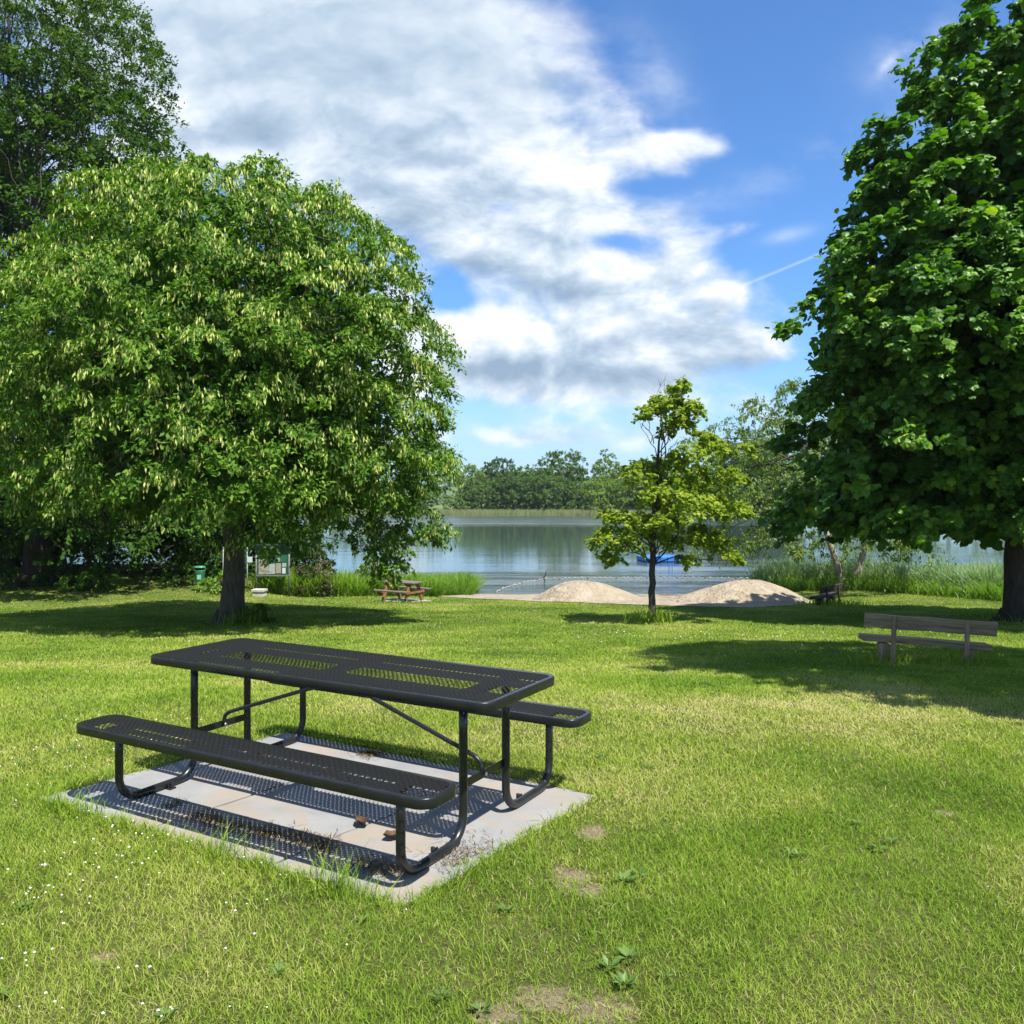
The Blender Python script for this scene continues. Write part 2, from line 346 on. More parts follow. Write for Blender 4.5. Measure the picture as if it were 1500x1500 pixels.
tag(np_mesh('lake_water', V, [np.array([[0, 1, 2, 3]])], m), 'calm lake with rippled blue reflections of sky and far trees', kind='structure')
BED = plain('lake_bed', (.09, .075, .05), .9)
tag(np_mesh('lake_bed', [(-700, 20, -4.6), (700, 20, -4.6), (700, 430, -4.6), (-700, 430, -4.6)], [np.array([[0, 1, 2, 3]])], BED), kind='structure')
def far_edge(X): return np.interp(X, [-400, -60, -20, 8, 30, 60, 200, 500], [60, 120, 157, 160, 150, 128, 90, 40])
FARG = plain('far_meadow', (.075, .115, .035), .95, var=.4, scale=.15)
xs = np.linspace(-600, 600, 121); rows = [(-3, -3.2), (0, -2.36), (3, -2.0), (14, -1.4), (40, .6), (120, 3.0), (400, 6), (3000, 12)]
V = np.array([(x*(1+(dy/3000)*6), far_edge(x)+dy, z) for dy, z in rows for x in xs]); nx = len(xs)
F = np.array([(i*nx+k, i*nx+k+1, (i+1)*nx+k+1, (i+1)*nx+k) for i in range(len(rows)-1) for k in range(nx-1)])
tag(np_mesh('far_shore', V, [F], FARG, smooth=True), 'low green far bank of the lake', kind='structure')
# plain country behind the camera out to the horizon
V = [(-3000, -3000, -.6), (3000, -3000, -.6), (3000, -39, -.6), (-3000, -39, -.6)]
tag(np_mesh('meadow', V, [np.array([[0, 1, 2, 3]])], FARG), kind='structure')

# ------------------------------------------------------------------ summer air
hm = bpy.data.materials.new('haze'); hm.use_nodes = True; hn = NT(hm.node_tree); hn.t.nodes.remove(hn.t.nodes['Principled BSDF'])
pv = hn.new('ShaderNodeVolumePrincipled'); pv.inputs['Color'].default_value = (.86, .92, 1, 1); pv.inputs['Density'].default_value = HAZE; pv.inputs['Anisotropy'].default_value = .3
hn.t.links.new(pv.outputs[0], hn.t.nodes['Material Output'].inputs['Volume'])
hz = MB().box((0, 380, 11), (1600, 860, 34)).build('haze', hm); tag(hz, kind='stuff')

# ------------------------------------------------------------------ beach and sand mounds
m, n, p = material('pale_sand'); co = objco(n)
f = n.noise(co, 2.2, 6, .6)
n.put(p.inputs['Base Color'], n.ramp(f, [(.3, (.31, .255, .18)), (.7, (.46, .39, .29))])); p.inputs['Roughness'].default_value = .95; p.inputs['Specular IOR Level'].default_value = .1
bump(n, p, n.m('ADD', n.noise(co, 5.5, 4, .7), n.m('MULTIPLY', n.noise(co, 1.6, 2), .8)), 1.0, .26)
SAND = m
xs = np.linspace(-4.4, 11.2, 157); ts = np.linspace(0, 1, 40)
XX, TT = np.meshgrid(xs, ts); e = sand_edge(XX); YY = e+TT*(np.maximum(36.9, e+.5)-e); YY = np.minimum(YY, 38)
ZZ = gz(XX, YY)+.016+.05*fbm(XX*1.6, YY*1.6, 41)*sstep(0, .12, TT)*sstep(0, .06, 1-TT)
nx = len(xs); F = np.array([(i*nx+k, i*nx+k+1, (i+1)*nx+k+1, (i+1)*nx+k) for i in range(len(ts)-1) for k in range(nx-1)])
tag(np_mesh('beach', np.stack([XX.ravel(), YY.ravel(), ZZ.ravel()], 1), [F], SAND, smooth=True), 'narrow pale sand beach at the lake edge', kind='structure')
def mound(cx, cy, rl, rr, ry, h, pk, label, seed):
    a = np.arange(72)*2*np.pi/72; rs = np.linspace(0, 1, 26); V = []; base = gz1(cx, cy)
    for r in rs:
        rx = np.where(np.cos(a) < 0, rl, rr)*(1+.12*(fbm(np.cos(a)*2+9, np.sin(a)*2, seed)-.5))
        x = cx+pk*(1-r)**1.5+r*rx*np.cos(a); y = cy+r*ry*np.sin(a)
        q = (1-r*r)**1.45
        z = gz(x, y)+h*q+.10*(fbm(x*1.8, y*1.8, seed, 4)-.5)*min(1, 2.5*(1-r)+.05)-.05*sstep(.9, 1, r)
        V.append(np.stack([x-cx, y-cy, z-base], 1))
    V = np.concatenate(V); F = [(i*72+k, (i+1)*72+k, (i+1)*72+(k+1) % 72, i*72+(k+1) % 72) for i in range(25) for k in range(72)]
    o = np_mesh('sand_mound', V, [np.array(F)], SAND, smooth=True); o.location = (cx, cy, base)
    tag(o, label, 'sand heap', 'sand mounds on the beach')
mound(2.35, 31.0, 1.75, 2.7, 1.9, .70, .05, 'low sand mound left of the thin young tree', 3)
mound(8.25, 29.7, 3.0, 2.15, 2.3, .74, .15, 'broad sand mound right of the thin young tree, nearest the dark bench', 8)

# ------------------------------------------------------------------ concrete pad
m, n, p = material('worn_concrete'); co = objco(n)
f = n.noise(co, 3, 8, .65); st = n.noise(co, 1.4, 5, .6, .8); fine = n.noise(co, 90, 4, .7)
base = n.ramp(f, [(.3, (.165, .17, .172)), (.7, (.26, .263, .26))])
base = n.mix(n.m('MULTIPLY', n.sm(st, .46, .62), .6), base, (.28, .215, .14))
base = n.mix(n.m('MULTIPLY', n.sm(n.noise(co, 6, 6, .7), .58, .72), .6), base, (.15, .14, .12))
n.put(p.inputs['Base Color'], n.mix(n.m('MULTIPLY', fine, .35), base, (.21, .205, .195))); p.inputs['Roughness'].default_value = .85
bump(n, p, n.m('ADD', fine, f), .25, .004)
mb = MB(); P = [np.array(q) for q in PAD]
ct = sum(P)/4
def edge(a, b, k, seed):
    t = np.linspace(0, 1, k, endpoint=False); q = a+(b-a)*t[:, None]; nn = np.array([(b-a)[1], -(b-a)[0]]); nn /= np.linalg.norm(nn)
    return q+nn*(.05*(fbm(t*7, t*0+seed, seed, 4)-.5)*sstep(0, .08, t)*sstep(0, .08, 1-t))[:, None]
def slab(a, b, c, d, seed):      # one cast bay, rim slightly ragged
    q = np.concatenate([edge(a, b, 14, seed), edge(b, c, 14, seed+1), edge(c, d, 14, seed+2), edge(d, a, 14, seed+3)])
    mb.prism(q[::-1].tolist() if False else q.tolist(), -.10, .0)
cuts = [0, .36, .70, 1]
for k in range(3):
    A = P[0]+(P[1]-P[0])*(cuts[k]+(.003 if k else 0)); B = P[0]+(P[1]-P[0])*(cuts[k+1]-(.003 if k < 2 else 0))
    D = P[3]+(P[2]-P[3])*(cuts[k]+(.003 if k else 0)); E = P[3]+(P[2]-P[3])*(cuts[k+1]-(.003 if k < 2 else 0))
    slab(A, B, E, D, 50+9*k)
pad = mb.build('concrete_pad', m, bevel=.006)
tag(pad, 'worn grey concrete pad under the black metal picnic table', kind='structure')

# ------------------------------------------------------------------ grass
def blades(name, X, Y, Zg, L, Wd, az, lean, curl, tint, mat, two=True):
    N = len(X); dx, dy = np.cos(az), np.sin(az); sx, sy = -dy, dx
    ph = rng.uniform(-.9, .9, N); sx, sy = np.cos(az+np.pi/2+ph), np.sin(az+np.pi/2+ph)
    def pt(t):
        h = L*t*np.cos(lean*(.4+.6*t)); o = L*t*np.sin(lean*(.4+.6*t))+curl*L*t*t
        return X+dx*o, Y+dy*o, Zg+h
    b, q, e = pt(0.), pt(.55), pt(1.)
    w0, w1 = Wd*.5, Wd*.42
    P = [np.stack([b[0]-sx*w0, b[1]-sy*w0, b[2]], 1), np.stack([b[0]+sx*w0, b[1]+sy*w0, b[2]], 1),
         np.stack([q[0]-sx*w1, q[1]-sy*w1, q[2]], 1), np.stack([q[0]+sx*w1, q[1]+sy*w1, q[2]], 1), np.stack([e[0], e[1], e[2]], 1)]
    V = np.stack(P, 1).reshape(-1, 3); k = np.arange(N)*5
    o = np_mesh(name, V, [np.stack([k, k+1, k+3, k+2], 1), np.stack([k+2, k+3, k+4], 1)], mat, tint=np.concatenate([tint, tint]))
    return o
def lawn_samples():
    Ys = np.linspace(2.3, 35.5, 700); wdt = 1.3*Ys+2.4; den = np.where(Ys < 4.5, 12000, 12000*(4.5/Ys)**1.85)
    cdf = np.cumsum(wdt*den); N = int(cdf[-1]*(Ys[1]-Ys[0])); Y = np.interp(rng.random(N), cdf/cdf[-1], Ys)
    X = (rng.random(N)-.5)*(1.3*Y+2.4); return X, Y
X, Y = lawn_samples()
pd = pad_dist(X, Y); jit = .09*(fbm(X*6, Y*6, 77)-.5)
keep = (pd > .0+jit-.015) & (Y < np.where((X > -4.4) & (X < 11.2), sand_edge(X)-.02-.9*np.maximum(0, fbm(X*1.5, Y*1.5, 66)-.42)*(rng.random(len(X)) < .8), 99)) & (gz(X, Y) > WATER+.12)
br = bare(X, Y); keep &= rng.random(len(X)) > br*.93
keep &= rng.random(len(X)) < .62+.6*fbm(X*2.2, Y*2.2, 91)
X, Y, br = X[keep], Y[keep], br[keep]; N = len(X)
patch = fbm(X*.55, Y*.55, 3, 5); fine = fbm(X*3.1, Y*3.1, 12, 3)
dry = sstep(.46, .66, fbm(X*.8+7, Y*.8, 21, 5))*np.interp(Y, [2, 5, 7, 10, 40], [1.0, .8, .42, .26, .2])*np.interp(X, [-3, 0, 2], [.75, 1, 1])
t = .49+(patch-.5)*1.1+(fine-.5)*.35+rng.normal(0, .13, N)+dry*.26+br*.3
t += np.interp(Y, [4, 10, 16, 22, 30], [0, -.02, -.06, -.12, -.14])
t = np.where((rng.random(N) < .05+.17*dry), rng.uniform(.86, 1, N), t)
L = (.022+.026*rng.random(N))*(.5+1.0*fbm(X*1.9, Y*1.9, 61, 5))*np.interp(Y, [3, 20], [1, 1.05])*(1-.5*br)
tall = np.exp(-(np.maximum(pad_dist(X, Y), 0)/.09)**2); L *= 1+tall*(.25+1.3*sstep(.55, .75, fbm(X*4, Y*4, 8)))
Wd = .0029*np.maximum(Y/4, .85)**.92
gr = blades('grass', X, Y, gz(X, Y)-.008, L, Wd*rng.uniform(.7, 1.3, N), rng.uniform(0, 2*np.pi, N), np.where(t > .86, rng.uniform(.7, 1.45, N), rng.uniform(.2, 1.15, N)), rng.uniform(0, .45, N), np.clip(t, 0, 1), GRAS)
tag(gr, 'short green lawn grass with straw coloured dry blades', 'grass', kind='stuff')
# longer tufts: pad edge, tree feet, bench feet
tX, tY, tL = [], [], []
def tuft(x, y, r, nb, l):
    k = rng.normal(0, r, (nb, 2)); tX.append(x+k[:, 0]); tY.append(y+k[:, 1]); tL.append(l*rng.uniform(.5, 1.1, nb))
for s_ in range(44):
    f = rng.random(); a = np.array(PAD[0])*(1-f)+np.array(PAD[1])*f; tuft(a[0]-.02, a[1]-.035, .035, int(rng.integers(10, 34)), rng.uniform(.07, .14))
tuft(-.80, 3.80, .05, 90, .20); tuft(-1.42, 4.14, .05, 70, .18); tuft(-2.35, 4.65, .06, 70, .13)
for s_ in range(16):
    f = rng.random(); a = np.array(PAD[1])*(1-f)+np.array(PAD[2])*f; tuft(a[0]+.04, a[1]-.03, .04, int(rng.integers(10, 30)), rng.uniform(.06, .12))
for x, y, r, nb, l in [(3.27, 19.85, .24, 260, .42), (3.05, 19.9, .2, 90, .3), (-6.1, 19.8, .25, 380, .42), (12.15, 20.6, .6, 200, .3), (5.0, 11.45, .22, 260, .17), (6.05, 11.15, .25, 320, .2), (5.5, 11.4, .5, 260, .13),
                       (10.3, 27.3, .5, 320, .3), (-3.9, 28.9, .7, 160, .14), (.65, 4.25, .09, 50, .09), (.2, 3.5, .1, 60, .1), (-.1, 3.3, .1, 70, .1), (.9, 3.9, .1, 50, .08)]: tuft(x, y, r, nb, l)
X, Y, L = np.concatenate(tX), np.concatenate(tY), np.concatenate(tL); N = len(X)
tf = blades('long_grass', X, Y, gz(X, Y)-.01, L, .004*np.maximum(Y/4, 1)**.9, rng.uniform(0, 2*np.pi, N), rng.uniform(.1, .8, N), rng.uniform(0, .5, N), np.clip(rng.normal(.42, .16, N), 0, 1), GRAS)
tag(tf, 'longer unmown grass tufts along the pad and round the trunks', 'grass', kind='stuff')
# white clover heads and broad weeds
# broad leaf weeds: flat rosettes
wx = []
for _ in range(60):
    y = 2.6+7*rng.random()**1.5; x = rng.uniform(-.62, .62)*y
    if pad_dist(np.array(x), np.array(y)) > .08: wx += [(x, y, rng.uniform(.022, .05))]
wx += [(.50, 3.86, .075), (.58, 3.93, .05), (.44, 3.22, .06), (.36, 3.16, .05), (.40, 3.05, .05), (1.8, 4.2, .055), (1.9, 4.3, .045), (-.62, 3.50, .04), (1.35, 4.15, .05)]
Pw, Tw, Nw, Sw, Cw = [], [], [], [], []
for x, y, r in wx:
    for k in range(int(rng.integers(6, 12))):
        a = k*2.4+rng.uniform(-.4, .4); e = rng.uniform(.05, .7); d = np.array([math.cos(a)*math.cos(e), math.sin(a)*math.cos(e), math.sin(e)])
        Pw.append((x+d[0]*.01, y+d[1]*.01, gz1(x, y)+.012)); Tw.append(d); Nw.append((-d[0]*.6, -d[1]*.6, 1)); Sw.append(r*rng.uniform(.6, 1.1)); Cw.append(rng.uniform(.1, .62))
WEEDS = [np.array(q, float) for q in (Pw, Tw, Nw, Sw, Cw)]
fl = []
for _ in range(900):
    k = rng.random()
    if k < .62: x, y = rng.normal(-2.0, .7), rng.uniform(2.7, 6.6); ok = x < -.55*y+1.2 and fbm(x*2, y*2, 5) > .44
    elif k < .9: x, y = rng.uniform(2, 9), rng.uniform(10.5, 17); ok = fbm(x*.8, y*.8, 15) > .5
    else: x, y = rng.uniform(-9, 9), rng.uniform(3, 18); ok = fbm(x, y, 25) > .56
    if ok and pad_dist(np.array(x), np.array(y)) > .05: fl.append((x, y))
fl = np.array(fl); N = len(fl)
oc = np.array([(1,0,0),(-1,0,0),(0,1,0),(0,-1,0),(0,0,1),(0,0,-1)], float); of = np.array([(0,2,4),(2,1,4),(1,3,4),(3,0,4),(2,0,5),(1,2,5),(3,1,5),(0,3,5)])
sz = (.0035+.0035*rng.random(N))*np.maximum(1, fl[:, 1]/7)
V = oc[None]*sz[:, None, None]*np.array([1, 1, .75])+np.stack([fl[:, 0], fl[:, 1], gz(fl[:, 0], fl[:, 1])+.045+.03*rng.random(N)], 1)[:, None]
tag(np_mesh('clover_flowers', V.reshape(-1, 3), [(of[None]+6*np.arange(N)[:, None, None]).reshape(-1, 3)], plain('clover_white', (.66, .65, .60), .8, var=.1)), 'small white clover heads scattered in the lawn', 'flowers', kind='stuff')
# ------------------------------------------------------------------ metal picnic table
def rrect(hx, hy, r, n=7):
    pts = []
    for cx, cy, a0 in ((hx-r, hy-r, 0), (-hx+r, hy-r, 90), (-hx+r, -hy+r, 180), (hx-r, -hy+r, 270)):
        for k in range(n+1): a = R(a0+90*k/n); pts.append((cx+r*math.cos(a), cy+r*math.sin(a)))
    return pts
def inside(x, y, hx, hy, r):
    qx, qy = np.maximum(np.abs(x)-(hx-r), 0), np.maximum(np.abs(y)-(hy-r), 0); return (np.hypot(qx, qy) <= r)
def expanded(name, hx, hy, r, z, parent, windows, px=.032, py=.036, th=.0015):
    """expanded steel sheet: diamond cells, each a ring of four strands round an opening"""
    cx, cy = [], []
    for j in range(-int(hy/(py/2))-2, int(hy/(py/2))+3):
        for i in range(-int(hx/px)-2, int(hx/px)+3): cx.append((i+.5*(j % 2))*px); cy.append(j*py/2)
    cx, cy = np.array(cx), np.array(cy)
    k = inside(cx, cy, hx-.006, hy-.006, r); cx, cy = cx[k], cy[k]; N = len(cx)
    hole = np.full(N, .25)
    for x0, x1, y0, y1, q in windows: hole = np.where((cx > x0) & (cx < x1) & (cy > y0) & (cy < y1), q, hole)
    D = np.array([(.5*px, 0), (0, .5*py), (-.5*px, 0), (0, -.5*py)])
    def ring(s): return np.stack([cx[:, None]+D[None, :, 0]*s, cy[:, None]+D[None, :, 1]*s], 2)
    out, inn = ring(np.full((N, 1), 1.0)), ring(hole[:, None])
    def lay(q, zz): return np.concatenate([q, np.full((N, 4, 1), zz)], 2)
    tilt = .0016*np.array([1, -1, 1, -1])[None, :, None]*np.array([0, 0, 1])
    V = np.concatenate([lay(out, z), lay(inn, z)+tilt, lay(out, z-th), lay(inn, z-th)+tilt], 1).reshape(-1, 3)
    b = np.arange(N)[:, None]*16; F = []
    for q in range(4):
        e = (q+1) % 4
        F += [b+[q, e, 4+e, 4+q], b+[8+q, 12+q, 12+e, 8+e], b+[4+q, 4+e, 12+e, 12+q]]
    return np_mesh(name, V, [np.concatenate(F)], MESHM, parent)
def rim(name, hx, hy, r, z, h, parent, w=.006):
    o = rrect(hx, hy, r); i = rrect(hx-w, hy-w, r-w); n = len(o); mb = MB()
    i2 = rrect(hx-.03, hy-.03, max(r-.03, .01))
    rings = [(i2, z-.008), (i2, z-.002), (rrect(hx-.004, hy-.004, r-.004), z), (rrect(hx-.001, hy-.001, r-.001), z-.002), (o, z-.005), (o, z-h+.004), (rrect(hx-.002, hy-.002, r-.002), z-h), (rrect(hx-w-.004, hy-w-.004, r-w-.004), z-h), (i, z-.008)]
    V = [(x, y, zz) for q, zz in rings for x, y in q]; m = len(rings)
    mb.add(V, [(a*n+k, a*n+(k+1) % n, ((a+1) % m)*n+(k+1) % n, ((a+1) % m)*n+k) for a in range(m) for k in range(n)], True)
    o = mb.build(name, BLACKM, parent)
    e = o.modifiers.new('edges', 'EDGE_SPLIT'); e.split_angle = R(50); return o
T = empty('metal_picnic_table', (*TABLE_AT, 0), TABLE_YAW, 'large black expanded metal picnic table with two attached seats on the concrete pad', 'picnic table')
HX, HY = 1.232, .383
top = rim('tabletop', HX, HY, .085, .762, .047, T)
expanded('mesh_sheet', HX-.02, HY-.02, .07, .760, top, [(-.81, -.01, -.155, .005, .95), (.15, .96, -.155, .005, .95), (1.075, 1.20, -.15, -.005, .88), (-.80, -.01, .165, .185, .85), (.15, .98, .163, .183, .85), (-.80, -.43, -.345, -.325, .85), (-.38, -.15, -.345, -.32, .85), (-1.02, -.97, -.16, 0, .85), (1.07, 1.21, .165, .185, .85)], px=.030, py=.036)
for x in (-1.0, 0, 1.0): MB().box((x, 0, .742), (.045, .72, .026)).build('support_bar', BLACKM, top, bevel=.003)
SX = 1.232; SO, SW = .731, .140
for s_ in (-1, 1):
    st = rim('seat', SX, SW, .085, 0, .047, T); st.location = (0, s_*SO, .456)
    w = [(-1.07, -.97, -.11, .0, .88), (1.06, 1.20, -.12, -.01, .9)]
    if s_ < 0: w += [(-.82, -.25, -.020, .0, .8), (-.2, .02, -.02, .0, .8), (.08, .60, -.012, .008, .8), (.64, .97, -.02, .0, .8), (-.77, -.30, -.122, -.106, .8), (.12, .70, -.118, -.10, .8)]
    expanded('mesh_sheet', SX-.02, SW-.02, .07, -.002, st, w, px=.036, py=.036)
    for x in (-.987, .987): MB().box((x, 0, -.022), (.05, .24, .026)).build('support_bar', BLACKM, st, bevel=.003)
PO, PI_, RT, BR = .735, .2145, .0225, .13
for sx in (-.987, .987):
    for sy in (-1, 1):
        q = [(sx, sy*PO, .425)]
        q += [(sx, sy*PO, z) for z in (.30, .20)]
        for k in range(0, 10): a = R(k*10); q.append((sx, sy*(PO-BR+BR*math.cos(a)), RT+BR-BR*math.sin(a)))
        q.append((sx, sy*(PO+PI_)/2, RT))
        for k in range(0, 10): a = R(k*10); q.append((sx, sy*(PI_+BR-BR*math.sin(a)), RT+BR-BR*math.cos(a)))
        q += [(sx, sy*PI_, z) for z in (.20, .35, .55, .735)]
        lg = MB().tube(q, RT, 18).build('leg', BLACKM, T)
        mb = MB(); cy = sy*(PO+PI_)/2+(.06 if sy < 0 else -.04)
        mb.box((sx-.03*np.sign(sx), cy, .006), (.05, .045, .008)); mb.box((sx-.035*np.sign(sx), cy, .022), (.008, .045, .03)); mb.lathe([(0, .040), (.011, .040), (.011, .010)], 8, (sx-.047*np.sign(sx), cy, 0))
        mb.build('foot_tab', BLACKM, lg, bevel=.001)
    bar = MB().box((sx-.008*np.sign(sx), 0, .287), (.008, 2*PI_, .042)).build('cross_bar', BLACKM, T, bevel=.0015)
    sg = np.sign(sx)
    q = [(sx-.024*sg, 0, .275), (sx-.024*sg, 0, .315), (sx-.032*sg, 0, .345), (sx-.065*sg, 0, .368), (sx-.12*sg, 0, .388), (.241*sg, 0, .594), (.03*sg, 0, .672), (.012*sg, 0, .728)]
    br = MB().tube(q, .0125, 10).build('brace', BLACKM, T)
    MB().lathe([(0, .006), (.008, .006), (.011, .003), (.011, 0)], 12).build('bolt', STEEL, br)
    b = bpy.context.scene.collection.objects[br.children[0].name]; b.location = (sx-.012*sg+.016*sg, 0, .287); b.rotation_euler = (0, R(90)*sg, 0)
    b2 = b.copy(); C.objects.link(b2); b2.parent = br; b2.location = (sx-.036*sg, 0, .287); b2.rotation_euler = (0, -R(90)*sg, 0)

# dry debris on the pad, brown curled leaves
X, Y, L = [], [], []
c, s = math.cos(TABLE_YAW), math.sin(TABLE_YAW)
def on_pad(a, b): return TABLE_AT[0]+c*a-s*b, TABLE_AT[1]+s*a+c*b
for _ in range(2600):
    k = rng.random()
    if k < .75: a = rng.uniform(-.75, .95); b = -.62+.045*rng.normal()+.03*math.sin(a*6)
    elif k < .9: a = 1.07+.10*rng.normal(); b = -.35+.12*rng.normal()
    else: a = -.35+.05*rng.normal(); b = .70+.04*rng.normal()
    if k < .75 and vnoise(np.array(a*5), np.array(0), 3) < .30: continue
    x, y = on_pad(a, b); X.append(x); Y.append(y)
X, Y = np.array(X), np.array(Y); k = pad_dist(X, Y) < -.03; X, Y = X[k], Y[k]; N = len(X)
DEB = leafmat('dry_clippings', [(0, (.035, .028, .014)), (.6, (.12, .09, .045)), (1, (.36, .27, .13))], .1, .9, .05)
tag(blades('dry_clippings', X, Y, np.full(N, .003), rng.uniform(.02, .07, N), .0035, rng.uniform(0, 6.28, N), rng.uniform(1.46, 1.56, N), 0, rng.random(N)**1.4, DEB), 'dark dry grass clippings lying on the concrete under the front seat', 'debris', kind='stuff')
DL = plain('dead_leaf', (.065, .030, .013), .75, var=.5, scale=20)
for i, (a, b, l, rz, lab) in enumerate([(.66, -.36, .11, .4, 'curled brown dead leaf under the front seat of the black table, nearest its right leg'), (.40, -.30, .12, 2.2, 'curled brown dead leaf under the black table, left of the other dead leaf')]):
    mb = MB(); U, Vv = 9, 5; P = []
    for p_ in range(U):
        for q_ in range(Vv):
            t = p_/(U-1); w = math.sin(math.pi*t**.8)*.30*l*(q_/(Vv-1)-.5)*2
            P.append((l*(t-.5), w, .006+abs(w)*.9+l*.25*(2*t-1)**2+.004*math.sin(p_*2+q_)))
    mb.add(P, [(p_*Vv+q_, (p_+1)*Vv+q_, (p_+1)*Vv+q_+1, p_*Vv+q_+1) for p_ in range(U-1) for q_ in range(Vv-1)], True)
    o = mb.build('dead_leaf', DL); x, y = on_pad(a, b); o.location = (x, y, .002); o.rotation_euler = (0, 0, rz); tag(o, lab, 'leaf', 'dead leaves')

# ------------------------------------------------------------------ benches (plank back, plank seat, log feet)
def bench(x, y, rz, roll, L, mats, label, h_seat=.29, h_top=.62, back_h=.185, lean=.10, log=True):
    mp, mu = mats; z = gz1(x, y); b = empty('park_bench', (x, y, z-.02), rz, label, 'bench', 'wooden benches on the lawn'); b.rotation_euler = (0, roll, rz)
    def warp(o, seed, amp=.008):
        for vtx in o.data.vertices:
            vtx.co.z += amp*(vnoise(np.array(vtx.co.x*3), np.array(seed), seed)-.5)*2; vtx.co.y += amp*(vnoise(np.array(vtx.co.x*4), np.array(seed+9), seed)-.5)
    def plank(name, cx, cy, cz, l, d, h, tilt, seed, parent):
        mb = MB(); N = 14; V = []
        ca, sa = math.cos(tilt), math.sin(tilt)
        for k in range(N+1):
            xx = cx-l/2+l*k/N
            for yy, zz in ((-d/2, -h/2), (d/2, -h/2), (d/2, h/2), (-d/2, h/2)): V.append((xx, cy+yy*ca+zz*sa, cz-yy*sa+zz*ca))
        mb.add(V, [(k*4+q, (k+1)*4+q, (k+1)*4+(q+1) % 4, k*4+(q+1) % 4) for k in range(N) for q in range(4)]+[(0, 1, 2, 3), (N*4+3, N*4+2, N*4+1, N*4)])
        o = mb.build(name, mp, parent, bevel=.006); warp(o, seed); return o
    plank('backrest', 0, 0, h_top-back_h/2, L, .045, back_h, -lean, 3, b)
    plank('seat', 0, .24, h_seat-.035, L*.985, .30, .07, .03, 7, b)
    for s_ in (-1, 1):
        px_ = s_*L*.275
        u_ = MB().beam((px_, -.07, -.1), (px_, -.03-.0, h_top-.01), .055, .045, (0, 1, 0)).build('upright', mu, b, bevel=.005)
        mbb = MB()
        for zz in (h_top-.05, h_top-.12): mbb.lathe([(0, .012), (.010, .012), (.012, 0)], 8)
        if log:
            lp = MB(); prof = [(.075, -.1), (.078, .1), (.074, h_seat-.075), (0, h_seat-.075)]
            lp.lathe(prof, 14, (px_-.085*(1 if s_ < 0 else -1), .14, 0)); lp.build('leg', mu, b)
        else: MB().box((px_, .22, (h_seat-.075)/2-.05), (.09, .26, h_seat+.02)).build('leg', mu, b, bevel=.006)
    return b
bench(5.52, 11.35, R(-11), R(2.6), 1.64, (GREYW, GREYU), 'weathered grey wooden bench in the tree shade at right, nearest the camera')
bench(10.25, 27.4, R(42), R(-2), 1.38, (DKW, DKW), 'small dark wooden bench beside the sand mound, facing the lake', h_seat=.33, h_top=.66, back_h=.20, lean=.2, log=False)

# ------------------------------------------------------------------ wooden picnic table
def a_frame_table(x, y, rz, label):
    t = empty('wooden_picnic_table', (x, y, gz1(x, y)), rz, label, 'picnic table')
    mb = MB()
    for k in range(5): mb.box((0, -.26+.13*k, .665), (1.36, .118, .04))
    mb.build('tabletop', TOPW, t, bevel=.004)
    for s_ in (-1, 1):
        mb = MB()
        for k in range(2): mb.box((0, s_*(.575+.13*k), .405), (1.36, .118, .04))
        mb.build('seat', TOPW, t, bevel=.004)
    for sx in (-.47, .47):
        for sy in (-1, 1): MB().beam((sx, sy*.50, -.03), (sx, sy*.20, .643), .075, .10, (0, 1, 0)).build('leg', BRW, t, bevel=.004)
        MB().box((sx+.058*np.sign(sx), 0, .345), (.04, 1.42, .08)).build('cross_beam', BRW, t, bevel=.004)
        MB().box((sx+.058*np.sign(sx), 0, .615), (.04, .60, .055)).build('top_beam', BRW, t, bevel=.004)
        MB().beam((sx+.03*-np.sign(sx), 0, .35), (sx*.18, 0, .64), .06, .06, (0, 1, 0)).build('brace', BRW, t, bevel=.004)
    return t
WT = (-3.75, 29.3)
a_frame_table(*WT, R(-30), 'red brown wooden picnic table with attached seats near the water')
o = MB().prism([(-.75, -.6), (.7, -.72), (.82, .55), (-.65, .7)], -.05, .025).build('paving_slab', plain('grey_stone', (.30, .29, .26), .9, scale=5), loc=(WT[0], WT[1], gz1(*WT)), bevel=.01)
o.rotation_euler = (0, 0, R(-30)); tag(o, 'flat grey stone slab under the wooden picnic table', 'slab')

# ------------------------------------------------------------------ litter bin, notice boards, block
GREENM = plain('green_bin_plastic', (.045, .19, .10), .45, var=.2)
DGREEN = plain('dark_green_paint', (.012, .06, .035), .5)
POSTM = plain('grey_green_post', (.12, .135, .12), .6)
bx, by = -11.1, 30.4; z = gz1(bx, by)
b = empty('litter_bin', (bx, by, z), .15, 'green plastic litter bin with a hooded top on a post before the dark bushes', 'litter bin')
MB().lathe([(0, .22), (.135, .22), (.15, .25), (.19, .70), (.20, .72), (.20, .735), (.18, .735), (.17, .70), (.13, .27), (0, .27)], 24, sy=.8).build('body', GREENM, b)
mb = MB(); mb.tube([(-.185, 0, .72), (-.19, 0, .80), (-.16, 0, .845), (-.08, 0, .86), (.08, 0, .86), (.16, 0, .845), (.19, 0, .80), (.185, 0, .72)], .022, 8)
mb.lathe([(.205, .83), (.20, .862), (.15, .885), (0, .895), (0, .86), (.19, .83)], 24, sy=.8); mb.build('hood', GREENM, b)
MB().tube([(0, .17, -.1), (0, .17, .75)], .025, 8).build('post', POSTM, b)
MB().box((0, -.140, .50), (.14, .006, .16)).build('sticker', plain('pale_green_sticker', (.20, .42, .28), .5), b)
